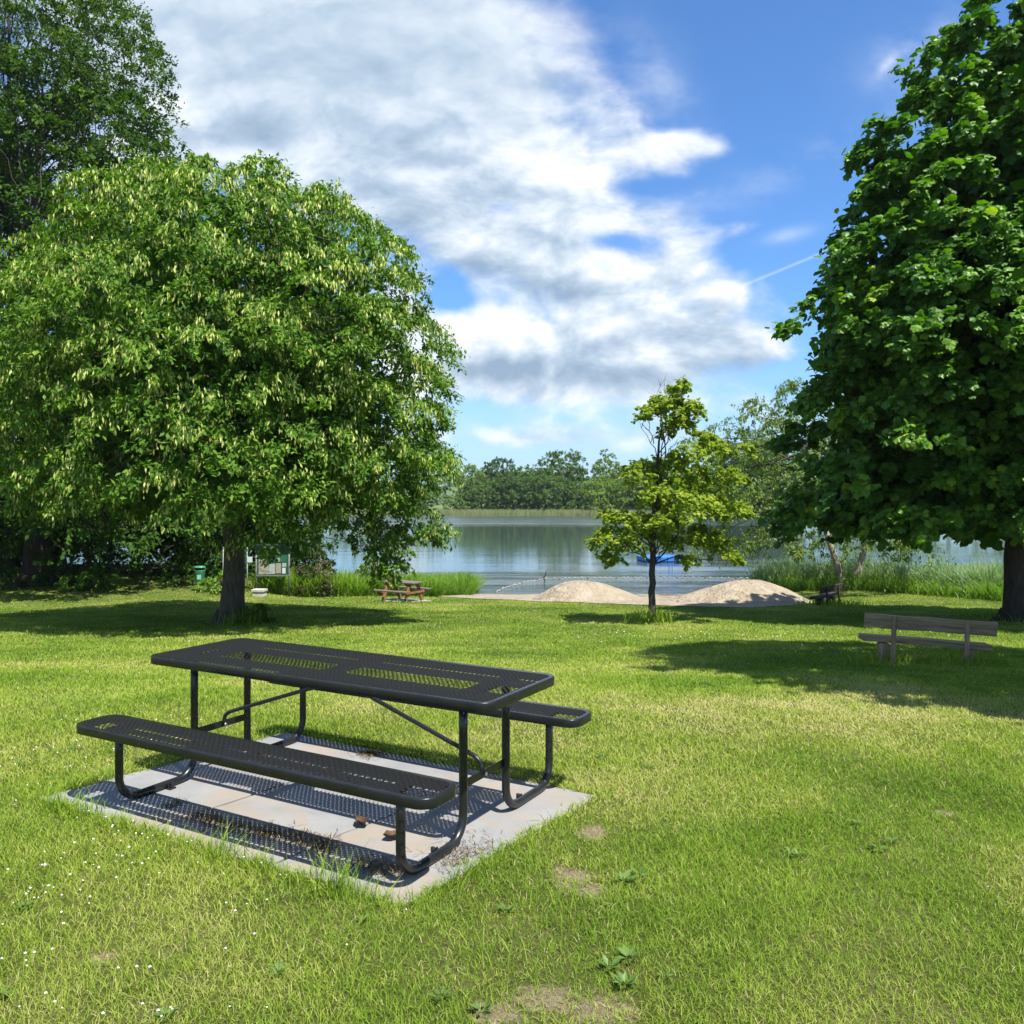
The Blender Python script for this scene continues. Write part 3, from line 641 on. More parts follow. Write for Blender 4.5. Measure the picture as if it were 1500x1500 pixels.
def paper(name, base, dark, sc, lo, hi):
    m, n, p = material(name); co = objco(n)
    ln = n.noise(n.mapping(co, (sc*.6, 1, sc*3)), 1.0, 3, .6)
    n.put(p.inputs['Base Color'], n.ramp(ln, [(lo, base), (hi, dark)])); p.inputs['Roughness'].default_value = .7; return m
PMAP = paper('map_print', (.28, .27, .21), (.09, .08, .06), 2.2, .52, .64)
PTXT = paper('printed_notice', (.32, .36, .33), (.13, .17, .15), 9, .5, .7)
PTX2 = paper('tan_notice', (.28, .26, .19), (.15, .14, .10), 9, .5, .7)
WHITE = plain('white_sheet', (.48, .52, .52), .6, var=.06)
nx_, ny_ = -8.75, 31.3; z = gz1(nx_, ny_)
nb = empty('notice_board', (nx_, ny_, z), R(4), 'dark framed notice board with pinned maps and notices left of the water', 'notice board')
nb.scale = (1, 1, 1)
for sx in (-.60, .58): MB().tube([(sx, 0, -.2), (sx, 0, 1.75)], .035, 8).build('post', POSTM, nb)
MB().box((0, 0, 1.22), (1.12, .05, .98)).build('board', DGREEN, nb, bevel=.004)
MB().box((0, -.01, .70), (1.20, .08, .045)).build('rail', POSTM, nb, bevel=.004); MB().box((0, -.01, 1.74), (1.20, .09, .06)).build('rail', POSTM, nb, bevel=.004)
MB().box((0, 0, 1.82), (1.40, .34, .05)).build('roof', DGREEN, nb, bevel=.006)
for cx, cz, w_, h_, mt in [(-.33, 1.03, .36, .56, PMAP), (-.03, .95, .22, .37, PTXT), (.20, .97, .19, .37, PTX2), (.41, 1.09, .15, .14, PTXT), (.40, .88, .12, .21, WHITE), (.19, 1.28, .15, .14, PTX2)]:
    MB().box((cx, -.030, cz), (w_, .006, h_)).build('poster', mt, nb)
MB().box((.38, -.030, 1.32), (.24, .006, .24)).build('poster', plain('green_sheet', (.012, .10, .05), .6), nb)
sx_, sy_ = -10.0, 31.0; z = gz1(sx_, sy_)
sb = empty('sign_board', (sx_, sy_, z), 0, 'thin posted sign with one white sheet behind the linden trunk', 'sign')
for x in (-.47, .40): MB().tube([(x, 0, -.2), (x, 0, 1.65)], .022, 8).build('post', plain('pale_post', (.30, .31, .30), .5), sb)
MB().box((-.03, 0, 1.22), (.84, .03, .55)).build('panel', DGREEN, sb, bevel=.003)
MB().box((.50, -.03, 1.12), (.19, .012, .20)).build('sheet', WHITE, sb)
kx, ky = -8.95, 30.3; z = gz1(kx, ky)
k = empty('stone_block', (kx, ky, z), R(-8), 'low pale stone block in the grass left of the notice board', 'block')
ST = plain('pale_stone', (.42, .41, .36), .85, var=.2, scale=6, bmp=.4)
MB().box((0, 0, .07), (.40, .32, .18)).build('base', ST, k, bevel=.012); MB().box((0, 0, .205), (.46, .38, .09)).build('lid', ST, k, bevel=.012)

# ------------------------------------------------------------------ on the lake
BLUE = plain('blue_float_plastic', (.025, .15, .50), .35, var=.25, scale=3)
pl = empty('swim_platform', (9.0, 52.6, WATER), R(12), 'bright blue modular swim platform floating behind the young tree', 'platform')
for i in range(5):
    for j in range(4):
        if i >= 3 or j < 4:
            o = MB().box((-.9+.45*i, -.7+.45*j, .17), (.437, .437, .32)).build('float_cube', BLUE, pl, bevel=.05)
q = MB(); q.tube([(.95, .6, .35), (.95, .6, 1.0), (.95, .35, 1.12), (.95, .1, 1.0), (.95, .1, .35)], .03, 8); q.build('ladder_rail', BLUE, pl)
rp = empty('buoy_line', (1.67, 41.7, WATER), 0, 'string of small white and red floats roping off the swimming area', 'buoy line')
P = [(-.7, 36.2), (-.35, 37.6), (.3, 39.3), (.9, 40.6), (1.67, 41.7), (3.5, 42.0), (6, 42.15), (9, 42.2), (12, 41.8), (14.3, 41.0)]
d = np.concatenate([[0], np.cumsum([math.dist(a, b) for a, b in zip(P, P[1:])])]); tt = np.linspace(0, d[-1], 66)
PX, PY = np.interp(tt, d, [a for a, _ in P]), np.interp(tt, d, [b for _, b in P]); PX = PX-1.67+.04*rng.normal(size=66); PY = PY-41.7+.05*rng.normal(size=66)
MB().tube(np.stack([PX, PY, np.full(66, .012)], 1), .008, 5).build('rope', plain('pale_rope', (.5, .5, .46), .8), rp)
FW, FR = plain('white_float', (.38, .39, .39), .5, var=.08), plain('red_float', (.28, .07, .05), .4)
fl1 = None
for k in range(1, 65):
    red = k % 5 == 3
    f = MB().lathe([(0, -.045), (.018, -.035), (.026, -.015), (.026, .015), (.018, .035), (0, .045)], 10).build('float', FR if red else FW, rp) if k in (1, 3) else (fr0 if red else fw0).copy()
    if k == 1: fw0 = f
    elif k == 3: fr0 = f
    else: C.objects.link(f); f.parent = rp
    f.location = (PX[k], PY[k], .03); f.rotation_euler = (R(90), 0, math.atan2(PY[k]-PY[k-1], PX[k]-PX[k-1])+R(90))
mb = MB(); mb.tube([(0, 0, -.3), (.01, 0, .05), (-.05, .02, .16), (.05, .02, .30), (.06, 0, .42), (.10, 0, .52)], [.035, .035, .03, .028, .02, .01], 7)
mb.tube([(-.03, .02, .13), (-.11, .02, .19), (-.12, .03, .24)], [.02, .015, .006], 6)
o = mb.build('dead_branch', BARKD, loc=(1.55, 40.6, WATER)); tag(o, 'crooked dark branch sticking out of the water by the float line', 'branch')
# ------------------------------------------------------------------ trees
def leaf_cloud(name, P, tip, nrm, size, aspect, tint, mat, parent, fold=.22, shape='kite'):
    N = len(P); tip = unit(tip); side = unit(np.cross(tip, nrm)); up = np.cross(side, tip)
    S = size[:, None]; w = (aspect if np.isscalar(aspect) else aspect[:, None])*S*.5
    if shape == 'kite':
        V = np.stack([P, P+tip*S*.45+side*w+up*w*fold, P+tip*S, P+tip*S*.45-side*w+up*w*fold], 1)
        k = np.arange(N)*4; F = [np.stack([k, k+1, k+2], 1), np.stack([k, k+2, k+3], 1)]; tt = np.concatenate([tint, tint])
    else:      # broad lobed leaf: five points round a centre
        ctr = P+tip*S*.45
        ring = [P, P+tip*S*.22+side*w*1.05-up*w*.15, P+tip*S*.42+side*w*.98, P+tip*S*.72+side*w*.95-up*w*.25, P+tip*S*.86+side*w*.5, P+tip*S*1.05-up*w*.3,
                P+tip*S*.86-side*w*.5, P+tip*S*.72-side*w*.95-up*w*.25, P+tip*S*.42-side*w*.98, P+tip*S*.22-side*w*1.05-up*w*.15]
        V = np.stack([ctr+up*w*.2]+ring, 1); k = np.arange(N)*11
        F = [np.stack([k, k+1+i, k+1+(i+1) % 10], 1) for i in range(10)]; tt = np.tile(tint, 10)
    return np_mesh(name, V.reshape(-1, 3), F, mat, parent, tint=tt)
def clump_leaves(g, cen, out, size, nl, nspray, leaf, droop, flat, hang, tintm, tints, bract=0.0):
    """leaves on short sprays that fan out from every clump centre; returns arrays for leaf_cloud"""
    K = len(cen); n = K*nspray
    ci = np.repeat(np.arange(K), nspray)
    d = unit(g.normal(size=(n, 3))*.8+out[ci]*.7+np.array([0, 0, .55]))
    rad = size[ci]*(.45+.55*g.random(n)**.5)
    sp = cen[ci]+d*rad[:, None]*np.array([1, 1, flat])
    hd = np.hypot(d[:, 0], d[:, 1])*rad; sp[:, 2] -= droop*hd*hd/np.maximum(size[ci], .1)
    sdir = unit(d*np.array([1, 1, .35])+np.array([0, 0, -1.])*hang+g.normal(size=(n, 3))*.25)
    slen = size[ci]*g.uniform(.28, .62, n); stint = g.normal(0, .10, n)+(.16*(d@np.array([0, 0, 1.])))*0
    m = max(1, nl//nspray); li = np.repeat(np.arange(n), m); N = len(li)
    t = g.random(N); j = g.normal(size=(N, 3))*(slen[li]*.15)[:, None]
    P = sp[li]+sdir[li]*((t-.35)*slen[li])[:, None]+j; P[:, 2] -= hang*.35*slen[li]*t*t
    tip = sdir[li]*.55+g.normal(size=(N, 3))*.55+np.array([0, 0, -hang*.8])
    nrm = unit(np.array([0, 0, 1.])*1.0+out[ci][li]*.5+g.normal(size=(N, 3))*.4)
    tint = np.clip(tintm+stint[li]+g.normal(0, tints, N), 0, .76 if bract else 1)
    if bract:
        q = g.random(N) < bract*1.35*np.clip(t*1.8, 0, 1)*(d[li, 2] > .12)*(g.random(n)[li] < .75); tint = np.where(q, g.uniform(.80, 1, N), tint); tip = np.where(q[:, None], tip*.4+np.array([0, 0, -1.]), tip)
    return P, tip, nrm, leaf*g.uniform(.65, 1.25, N), tint
def limb_path(a, b, sag, g, k=7):
    t = np.linspace(0, 1, k)[:, None]; a, b = np.array(a, float), np.array(b, float); L = np.linalg.norm(b-a)
    P = a+(b-a)*t; P[:, 2] += sag*L*np.sin(np.pi*t[:, 0]); P[1:-1] += g.normal(0, .035*L, (k-2, 3)); return P
def skeleton(g, trunk_pts, trunk_r, cen, limbs, h0, h1, minr, bark_mat, root, roots=True, wig=.02, limbr=.34):
    """trunk with root flare as one mesh, limbs and twigs as another; every clump hangs on a twig"""
    tp = np.array(trunk_pts, float); d = np.concatenate([[0], np.cumsum(np.linalg.norm(np.diff(tp, axis=0), axis=1))])
    tt = np.linspace(0, d[-1], 26); TP = np.stack([np.interp(tt, d, tp[:, k]) for k in range(3)], 1); TP[3:, :2] += g.normal(0, wig, (23, 2))
    q = tt/d[-1]; r = trunk_r*((1-q)**.8*.86+.05)*(1+.45*np.exp(-np.maximum(TP[:, 2], 0)/(.8*trunk_r+.05)))
    mb = MB(); mb.tube(TP, r, 16, cap=True)
    if roots:
        for k in range(6):
            a = k*1.05+g.uniform(-.3, .3); l = trunk_r*g.uniform(1.4, 2.1)
            mb.tube([(math.cos(a)*trunk_r*.8, math.sin(a)*trunk_r*.8, trunk_r*1.0), (math.cos(a)*trunk_r*1.3, math.sin(a)*trunk_r*1.3, trunk_r*.2), (math.cos(a)*l*1.2, math.sin(a)*l*1.2, -.08)], [trunk_r*.42, trunk_r*.34, trunk_r*.12], 8)
    mb.build('trunk', bark_mat, root)
    if len(cen) == 0: return
    mb = MB(); anchors = []
    pick = g.choice(len(cen), min(limbs, len(cen)), replace=False)
    for i in pick:
        c = cen[i]; hz = np.clip(c[2]*.55+g.uniform(-.4, .4), h0, h1)
        k = np.argmin(abs(TP[:, 2]-hz)); a = TP[k]; P = limb_path(a, a+(c-a)*.92, .07, g); rr = min(r[k]*.55, trunk_r*limbr)
        mb.tube(P, np.linspace(rr, minr*1.6, len(P)), 7, False); anchors += [(P[j], rr*(1-j/8)+minr) for j in range(2, len(P))]
    AP = np.array([a for a, _ in anchors])
    for i, c in enumerate(cen):
        if i in pick: continue
        dd = np.linalg.norm(AP-c, axis=1)+.7*np.maximum(0, AP[:, 2]-c[2]); k = np.argmin(dd)
        P = limb_path(AP[k], c, .05, g, 5); mb.tube(P, np.linspace(max(minr*.9, anchors[k][1]*.4), minr*.4, 5), 5, False)
    mb.build('branches', bark_mat, root)
def envelope(g, prof, K, inner, lump, xshift=None):
    K0, K = K, K*8      # many candidates, thinned below so that neighbouring clumps keep their distance
    hs = np.array([p[0] for p in prof]); rs = np.array([p[1] for p in prof])
    H = np.linspace(hs[0], hs[-1], 400); RR = np.interp(H, hs, rs); cdf = np.cumsum(RR+.25); cdf /= cdf[-1]
    h = np.interp(g.random(K), cdf, H); az = g.random(K)*2*np.pi; Rh = np.interp(h, hs, rs)
    ph = g.random(3)*6.28
    Rh = Rh*(1+lump*(np.sin(3*az+ph[0]+h*.8)+np.sin(5*az+ph[1]-h*1.3)+np.sin(2*az+ph[2]+h*2))/2.2)
    f = np.where(g.random(K) < inner, g.uniform(.35, .75, K), 1-.16*g.random(K))
    dR = np.interp(h+.4, hs, rs)-np.interp(h-.4, hs, rs); slope = -dR/.8
    out = unit(np.stack([np.cos(az), np.sin(az), np.clip(slope, -.8, 2.2)+.25], 1))
    P = np.stack([np.cos(az)*Rh*f, np.sin(az)*Rh*f, h-(.2*(1-f))*(slope > 0)], 1)
    sel = [0]; md = np.linalg.norm((P-P[0])*np.array([1, 1, 1.5]), axis=1)
    for _ in range(K0-1):
        c = g.integers(0, K, 14); i = c[np.argmax(md[c])]; sel.append(i); md = np.minimum(md, np.linalg.norm((P-P[i])*np.array([1, 1, 1.5]), axis=1))
    return P[sel], out[sel]
def tree(name, cat, label, x, y, prof, K, csize, nl, leaf, mat, bark_mat, tr, seed, group=None, aspect=.62, shape='kite', inner=.25, lump=.10, limbs=16, droop=.35, flat=.6, hang=.35, tint=.48, tints=.13,
         bract=0, lean=(0, 0), top=None, nspray=14, extra=None, roots=True, sink=.05, minr=.014, yscale=1, xscale=1, fill=0):
    g = np.random.default_rng(seed); root = empty(name, (x, y, gz1(x, y)-sink), 0, label, cat, group)
    cen, out = envelope(g, prof, K, inner, lump); cen[:, 1] *= yscale; cen[:, 0] *= xscale
    if extra:
        e = np.array(extra, float); cen = np.concatenate([cen, e]); o2 = e-np.array([0, 0, e[:, 2].mean()]); out = np.concatenate([out, unit(o2*np.array([1, 1, .3])+np.array([0, 0, .4]))])
    size = csize*g.uniform(.65, 1.35, len(cen))
    A = clump_leaves(g, cen, out, size, nl, nspray, leaf, droop, flat, hang, tint, tints, bract)
    top = top or prof[-1][0]*.88
    if fill:      # filler leaves inside the crown, shade of the gaps put into a darker tint
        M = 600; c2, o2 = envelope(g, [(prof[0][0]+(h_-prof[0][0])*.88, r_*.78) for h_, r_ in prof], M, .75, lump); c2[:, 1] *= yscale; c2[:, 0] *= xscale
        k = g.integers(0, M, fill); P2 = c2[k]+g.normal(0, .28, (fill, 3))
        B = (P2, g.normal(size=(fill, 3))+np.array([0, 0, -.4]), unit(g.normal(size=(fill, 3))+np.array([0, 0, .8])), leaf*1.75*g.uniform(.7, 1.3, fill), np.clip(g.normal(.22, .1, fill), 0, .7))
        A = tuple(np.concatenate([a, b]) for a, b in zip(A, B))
    skeleton(g, [(0, 0, -.15), (lean[0]*.3, lean[1]*.3, top*.3), (lean[0], lean[1], top)], tr, cen, limbs, prof[0][0]+.6, top*.95, minr, bark_mat, root, roots)
    leaf_cloud('crown', A[0], A[1], A[2], A[3], np.where(A[4] > .785, .3, aspect) if bract else aspect, A[4], mat, root, shape=shape)
    return root
tag(leaf_cloud('broadleaf_weeds', WEEDS[0], WEEDS[1], WEEDS[2], WEEDS[3], .5, WEEDS[4], WEEDM, None), 'flat rosettes of broad leaved weeds in the near lawn', 'weeds', kind='stuff')
# large linden
tree('linden_tree', 'tree', 'large rounded linden with pale hanging bracts standing in the lawn at left', -6.55, 20,
     [(3.0, 3.6), (3.3, 4.5), (3.8, 4.65), (5, 4.75), (6.3, 4.65), (7.5, 4.4), (8.3, 4.0), (9.0, 3.5), (9.8, 2.6), (10.4, 1.5), (10.75, .5)],
     430, .74, 560, .120, LIND, BARK, .30, 11, lump=.055, inner=.36, limbs=26, droop=.5, flat=.34, hang=.5, tint=.46, tints=.10, bract=.42, fill=26000, minr=.010, aspect=.5, lean=(.15, .1), nspray=16,
     extra=[(3.45, -.9, 1.75), (3.5, -.8, 1.35), (3.3, -.4, 2.2), (4.2, 0, 2.2), (1.2, -1.6, 2.3), (1.7, -1.3, 2.1), *[(x_, y_, z_) for x_, y_, z_ in [(2.3, -1.2, 2.7), (2.7, .6, 2.6), (2.9, -1.6, 3.3), (3.3, .2, 3.2), (3.7, -.9, 3.0), (4.1, .5, 3.4), (4.3, -.6, 2.6), (3.0, -.4, 2.4), (3.7, .2, 2.2), (4.4, -.2, 3.9), (3.9, -1.4, 4.1), (2.4, -2.0, 3.9), (3.2, -.9, 1.9)]], (-5.2, -.5, 4.6), (-5.1, .5, 5.8), (-5.0, -.8, 3.4), (-1.6, -3.6, 3.0), (0.6, -4, 2.9)])
# big maple at right
tree('maple_tree', 'tree', 'huge dense dark green maple rising past the right edge', 11.95, 20.3,
     [(2.55, 3.8), (3.0, 4.6), (3.8, 4.9), (5.4, 5.0), (6.9, 5.0), (8.2, 4.7), (9.4, 4.1), (11.0, 3.3), (12.3, 2.4), (13.6, 1.5), (14.6, .9), (15.3, .3)],
     270, 1.05, 400, .19, MAPL, BARKD, .28, 23, lump=.16, inner=.40, limbs=28, droop=.42, flat=.36, hang=.4, tint=.50, tints=.16, aspect=.95, shape='lobed', nspray=14, top=14, minr=.014, yscale=.68, xscale=.86, fill=11000,
     extra=[(-4.3, .3, 2.7), (-3.0, -1.0, 2.5)])
# unseen neighbour at right whose shade falls over the near bench
tree('maple_tree', 'tree', 'dark maple just beyond the right edge that shades the near grey bench', 8.65, 7.3,
     [(2.4, 2.0), (3.6, 2.8), (5.4, 2.9), (8, 2.9), (10, 2.6), (12, 1.8), (14, .5)], 150, .95, 170, .22, MAPL, BARKD, .34, 24, lump=.08, inner=.3, limbs=16, droop=.3, flat=.5, hang=.4, tint=.42, aspect=.95, minr=.018)
# young yellow green maple, sparse tiers with gaps
def young():
    g = np.random.default_rng(5); x, y = 3.27, 20.0; root = empty('young_maple_tree', (x, y, gz1(x, y)-.03), 0, 'slender young maple with yellow green tiers in front of the lake', 'tree')
    S = 20/FOC; C0 = []
    def tier(px_, row, n, sx, sy, s=.34):
        for _ in range(n): C0.append(((px_-955)*S*.87+g.normal(0, sx*.85), g.normal(0, .42+sx*.6), (912-row)*S+g.normal(0, sy), s*g.uniform(.7, 1.25)))
    for t_ in [(1000, 566, 3, .08, .08, .22), (985, 585, 4, .14, .10, .26), (1005, 612, 4, .16, .08, .26), (975, 598, 3, .14, .08, .24), (940, 606, 3, .12, .05, .22), (1012, 604, 3, .12, .06, .24), (992, 628, 3, .12, .06, .24), (1060, 650, 4, .22, .06, .27), (1035, 640, 2, .1, .05, .22), (1085, 660, 2, .1, .05, .24),
               (940, 690, 5, .22, .09, .3), (1000, 678, 6, .26, .09, .34), (1050, 700, 5, .24, .09, .32), (1085, 695, 3, .14, .07, .28), (960, 720, 8, .34, .1, .38), (1020, 730, 7, .3, .1, .38), (1070, 740, 5, .2, .09, .34), (1085, 755, 2, .1, .1, .25),
               (900, 755, 4, .2, .07, .3), (885, 785, 4, .14, .1, .28), (930, 770, 6, .24, .08, .34), (975, 765, 7, .24, .08, .38), (960, 790, 5, .2, .08, .32), (905, 800, 3, .14, .1, .25), (895, 822, 2, .06, .06, .2), (1040, 785, 4, .2, .1, .3), (1070, 800, 3, .1, .1, .28), (1000, 800, 2, .12, .06, .25), (1010, 822, 2, .05, .05, .18), (1078, 815, 2, .06, .05, .2), (985, 745, 6, .5, .2, .36)]: tier(*t_)
    C0 = np.array(C0); cen, size = C0[:, :3], C0[:, 3]; out = unit(cen*np.array([1, 1, .15])+np.array([0, 0, .5]))
    A = clump_leaves(g, cen, out, size*1.25, 150, 14, .085, .25, .5, .4, .5, .16)
    skeleton(g, [(0, 0, -.1), (.02, 0, 1.4), (.05, .03, 2.6), (.16, 0, 4.0), (.24, 0, 5.1)], .098, cen, 22, 1.3, 5.0, .006, BARKD, root, roots=False, wig=.012, limbr=.2)
    mb = MB()
    for a, b in [((.12, 0, 3.9), (-.28, .1, 4.75)), ((.05, 0, 4.2), (-.10, .1, 4.95)), ((.2, 0, 4.6), (.15, 0, 5.75)), ((.25, 0, 4.9), (.36, .05, 5.85)), ((.2, 0, 3.6), (.6, 0, 4.3))]:
        P = limb_path(a, b, .02, g, 6); mb.tube(P, np.linspace(.014, .003, 6), 5, False)
        for _ in range(4): k = g.integers(2, 5); mb.tube(limb_path(P[k], P[k]+np.array([g.normal(0, .15), g.normal(0, .1), .2]), .02, g, 4), np.linspace(.007, .002, 4), 4, False)
    mb.build('bare_twigs', BARKP, root)
    leaf_cloud('crown', A[0], A[1], A[2], A[3], .9, A[4], YELM, root, shape='lobed')
young()
# feathery tree on two pale stems
def feathery():
    g = np.random.default_rng(9); x, y = 13.45, 34.2; root = empty('twin_stem_tree', (x, y, gz1(x, y)-.05), 0, 'feathery light green tree on two leaning pale stems behind the dark bench', 'tree')
    for (dx, lx) in ((-.12, -.85), (.18, .75)):
        tp = np.array([(dx, 0, -.1), (dx+lx*.5, 0, 1.3), (dx+lx, .1, 2.7), (dx+lx*1.2, .3, 6)]); tt = np.linspace(0, 3, 16)
        P = np.stack([np.interp(tt, [0, 1, 2, 3], tp[:, k]) for k in range(3)], 1); MB().tube(P, np.linspace(.17, .05, 16), 12).build('trunk', BARKP, root)
    cen, out = envelope(g, [(2.2, 3.6), (3.2, 4.6), (4.6, 4.8), (6, 3.9), (7.4, 2.4), (8.2, .6)], 150, .25, .12); cen[:, 0] -= 1.7
    lo = cen[:, 2] < 3.2; cen[lo, 2] -= .5*(np.hypot(cen[lo, 0], cen[lo, 1])/4)
    size = .85*g.uniform(.6, 1.4, len(cen))
    A = clump_leaves(g, cen, out, size, 300, 12, .15, .45, .4, .6, .5, .16)
    mb = MB()
    for c in cen[::2]: s_ = -1 if c[0] < 0 else 1; P = limb_path((s_*.8, .1, min(3.2+.4*c[2], 5.6)), c, .05, g, 6); mb.tube(P, np.linspace(.05, .008, 6), 5, False)
    mb.build('branches', BARKD, root); leaf_cloud('crown', A[0], A[1], A[2], A[3], .4, A[4], WILL, root)
feathery()
# tall trees behind the linden
tree('tall_tree', 'tree', 'dense dark tree at the left edge, below the loose crown and behind the linden', -17.8, 32, [(2, 5.0), (6, 6.2), (10, 6.4), (13.5, 5.8), (16, 4.8), (18, 3.6), (19, 2)], 270, 1.25, 330, .2, DARK, BARKD, .5, 31, lump=.12, limbs=22, tint=.45, minr=.02,
     droop=.3, flat=.55)
tree('airy_tree', 'tree', 'tall tree with a loose open crown in the upper left corner', -20.0, 34.0, [(14, 3.6), (18.5, 5.0), (20.5, 5.6), (22.5, 5.0), (24.5, 3.5), (26, 1.5)], 320, 1.05, 340, .165, DARK, BARKD, .22, 32, lump=.14, limbs=60, tint=.62, minr=.009, inner=.4, nspray=12, top=25, aspect=.45, hang=.1)
tree('broad_tree', 'tree', 'dark broad tree directly behind the left side of the linden', -20.5, 37, [(2, 5), (6, 6.5), (10, 6.4), (13, 5), (15.5, 2)], 150, 1.35, 190, .24, DARK, BARKD, .45, 33, lump=.1, limbs=14, tint=.4)
tree('broad_tree', 'tree', 'lower dark tree behind the right half of the linden, left of the water', -12.2, 38.5, [(.6, 3.2), (3, 4.2), (5.5, 4.2), (8, 3.4), (10, 1.5)], 120, 1.0, 210, .2, DARK, BARKD, .3, 34, lump=.1, limbs=12, tint=.42)
# understorey bushes along the left edge of the lawn
def bush(x, y, r, h, label, seed, mat=DARK, K=34, leaf=.12, tint=.4, name='bush', group='dark bushes behind the linden'):
    tree(name, 'bush', label, x, y, [(.1, r*.85), (h*.25, r), (h*.6, r*.9), (h*.85, r*.6), (h, r*.2)], K, .55*max(.5, r/2.2), 190, leaf, mat, BARKD, .05, seed, group=group, lump=.12, limbs=8, tint=tint, roots=False, inner=.35, top=h*.7, minr=.008)
bush(-19.5, 31.3, 2.4, 4.2, 'dark bush at the far left edge of the lawn', 41)
bush(-16.6, 31.8, 2.1, 4.8, 'tall dark bush second from the left edge of the lawn', 42)
bush(-13.6, 32.0, 2.1, 4.4, 'dark bush behind the green litter bin', 43)
bush(-10.7, 33.0, 1.8, 3.8, 'dark bush behind the linden trunk', 44)
bush(-8.3, 33.4, 1.3, 2.9, 'dark bush close behind the notice board', 45)
bush(-15.0, 30.5, .9, .75, 'low leafy bush in front of the dark bushes, left of the litter bin', 46, BANK, 14, .1, .3)
bush(-10.3, 30.3, .55, .75, 'small bright weed clump right of the litter bin', 47, BANK, 10, .1, .5)
bush(-7.45, 32.2, .62, 1.75, 'upright brownish conical bush right of the notice board', 48, plainbush := leafmat('brown_conifer_leaf', [(0, (.035, .040, .014)), (.5, (.075, .065, .028)), (1, (.13, .12, .04))], .2), 18, .08, .5)
bush(-5.0, 34.3, 1.15, 2.2, 'yellow green waterside bush under the linden branch tips', 49, BANK, 26, .12, .45, group='waterside bushes')
bush(-6.1, 19.85, .26, .42, 'small leafy sucker clump at the foot of the linden trunk', 50, DARK, 8, .08, .6, group='sucker clumps')
# a closed wood behind the left edge
g = np.random.default_rng(77); cen = np.stack([g.uniform(-60, -13, 420), g.uniform(36, 62, 420), g.uniform(.5, 13, 420)], 1)
A = clump_leaves(g, cen, unit(np.stack([np.full(420, .3), np.full(420, -.8), np.full(420, .4)], 1)), g.uniform(1.4, 2.4, 420), 110, 10, .42, .2, .7, .3, .35, .15)
A[0][:, 2] += -2.4
cen = np.stack([g.uniform(-30, -9.5, 150), g.uniform(35, 39, 150), g.uniform(-2.2, 3.2, 150)], 1)
B = clump_leaves(g, cen, unit(np.stack([np.full(150, .2), np.full(150, -.9), np.full(150, .4)], 1)), g.uniform(1.0, 1.6, 150), 150, 10, .24, .2, .8, .3, .32, .15)
A = [np.concatenate([a, b]) for a, b in zip(A, B)]
tag(leaf_cloud('left_wood', A[0], A[1], A[2], A[3], .7, A[4], DARK, None), 'dense dark wood closing the lawn at left behind the bushes', 'wood', kind='stuff')

# ------------------------------------------------------------------ reeds
def reeds(name, X, Y, hmin, hmax, wd, mat, label, tm, seed, per=3):
    g = np.random.default_rng(seed); N = len(X); X, Y = np.repeat(X, per), np.repeat(Y, per); N = len(X)
    h = (hmin+(hmax-hmin)*(.40*g.random(N)+.60*fbm(X*.7, Y*.7, seed)))*(.55+.9*fbm(X*1.3+3, Y*1.3, seed+1, 3)); az = g.uniform(0, 6.28, N); ph = g.uniform(-1, 1, N)
    V, zz = [], gz(X, Y)-.05; zz = np.maximum(zz, WATER-.3)
    ln = g.uniform(.05, .85, N)**1.2
    for t in (0, .35, .7, 1):
        o = h*(ln*t+.55*ln*t**3); z = h*(t-.22*ln*t**3); w = wd*(1, 1, .75, .05)[(0, .35, .7, 1).index(t)]*g.uniform(.8, 1.2, N)*.5
        cx, cy = X+np.cos(az)*o, Y+np.sin(az)*o; sx, sy = np.cos(az+1.57+ph), np.sin(az+1.57+ph)
        V += [np.stack([cx-sx*w, cy-sy*w, zz+z], 1), np.stack([cx+sx*w, cy+sy*w, zz+z], 1)]
    V = np.stack(V, 1).reshape(-1, 3); k = np.arange(N)*8
    F = np.concatenate([np.stack([k+2*i, k+2*i+1, k+2*i+3, k+2*i+2], 1) for i in range(3)]); tt = np.tile(np.clip(tm+.5*(fbm(X*.6, Y*.6, seed+4)-.5)+g.normal(0, .13, N), 0, 1), 3)
    tag(np_mesh(name, V, [F], mat, tint=tt), label, 'reeds', kind='stuff')
g = np.random.default_rng(3)
X = g.uniform(11.0, 27, 15000); Y = g.uniform(26, 40.5, 15000)
nearb = np.interp(X, [11, 11.6, 12.5, 14, 16, 18.5, 20, 27], [36.5, 35.0, 34.2, 31.6, 28.6, 26.5, 26.2, 26.2])+.8*(vnoise(X*.8, 0, 4)-.5)
k = (Y > nearb) & (Y < nearb+7) & (Y < 40) & (np.hypot(X-12.15, Y-20.3) > 1.5); X, Y = X[k], Y[k]; d = Y-nearb[k]
k = d > 2.0
reeds('reed_bed', X[k], Y[k], .80, 1.45, .028, REED, 'tall blue green reeds along the lake at right', .5, 5)
reeds('bank_grass', X[~k], Y[~k], .35, .95, .024, BANK, 'bright unmown bank grass in front of the right reeds', .5, 6, 4)
X = g.uniform(-9.5, -1.6, 9000); Y = g.uniform(30.5, 38, 9000)
nearb = np.interp(X, [-9.5, -7.5, -5.5, -3, -1.75], [31.2, 32.0, 32.6, 33.2, 34.4])+.5*(vnoise(X*1.2, 0, 8)-.5); k = (Y > nearb) & (Y < nearb+4.4); X, Y = X[k], Y[k]
reeds('bank_grass', X, Y, .45, 1.15, .024, BANK, 'lush bright bank grass by the water behind the wooden picnic table', .55, 7, 4)
X = g.uniform(-70, 40, 16000); Y = far_edge(X)+g.uniform(-1.5, 2.5, 16000)
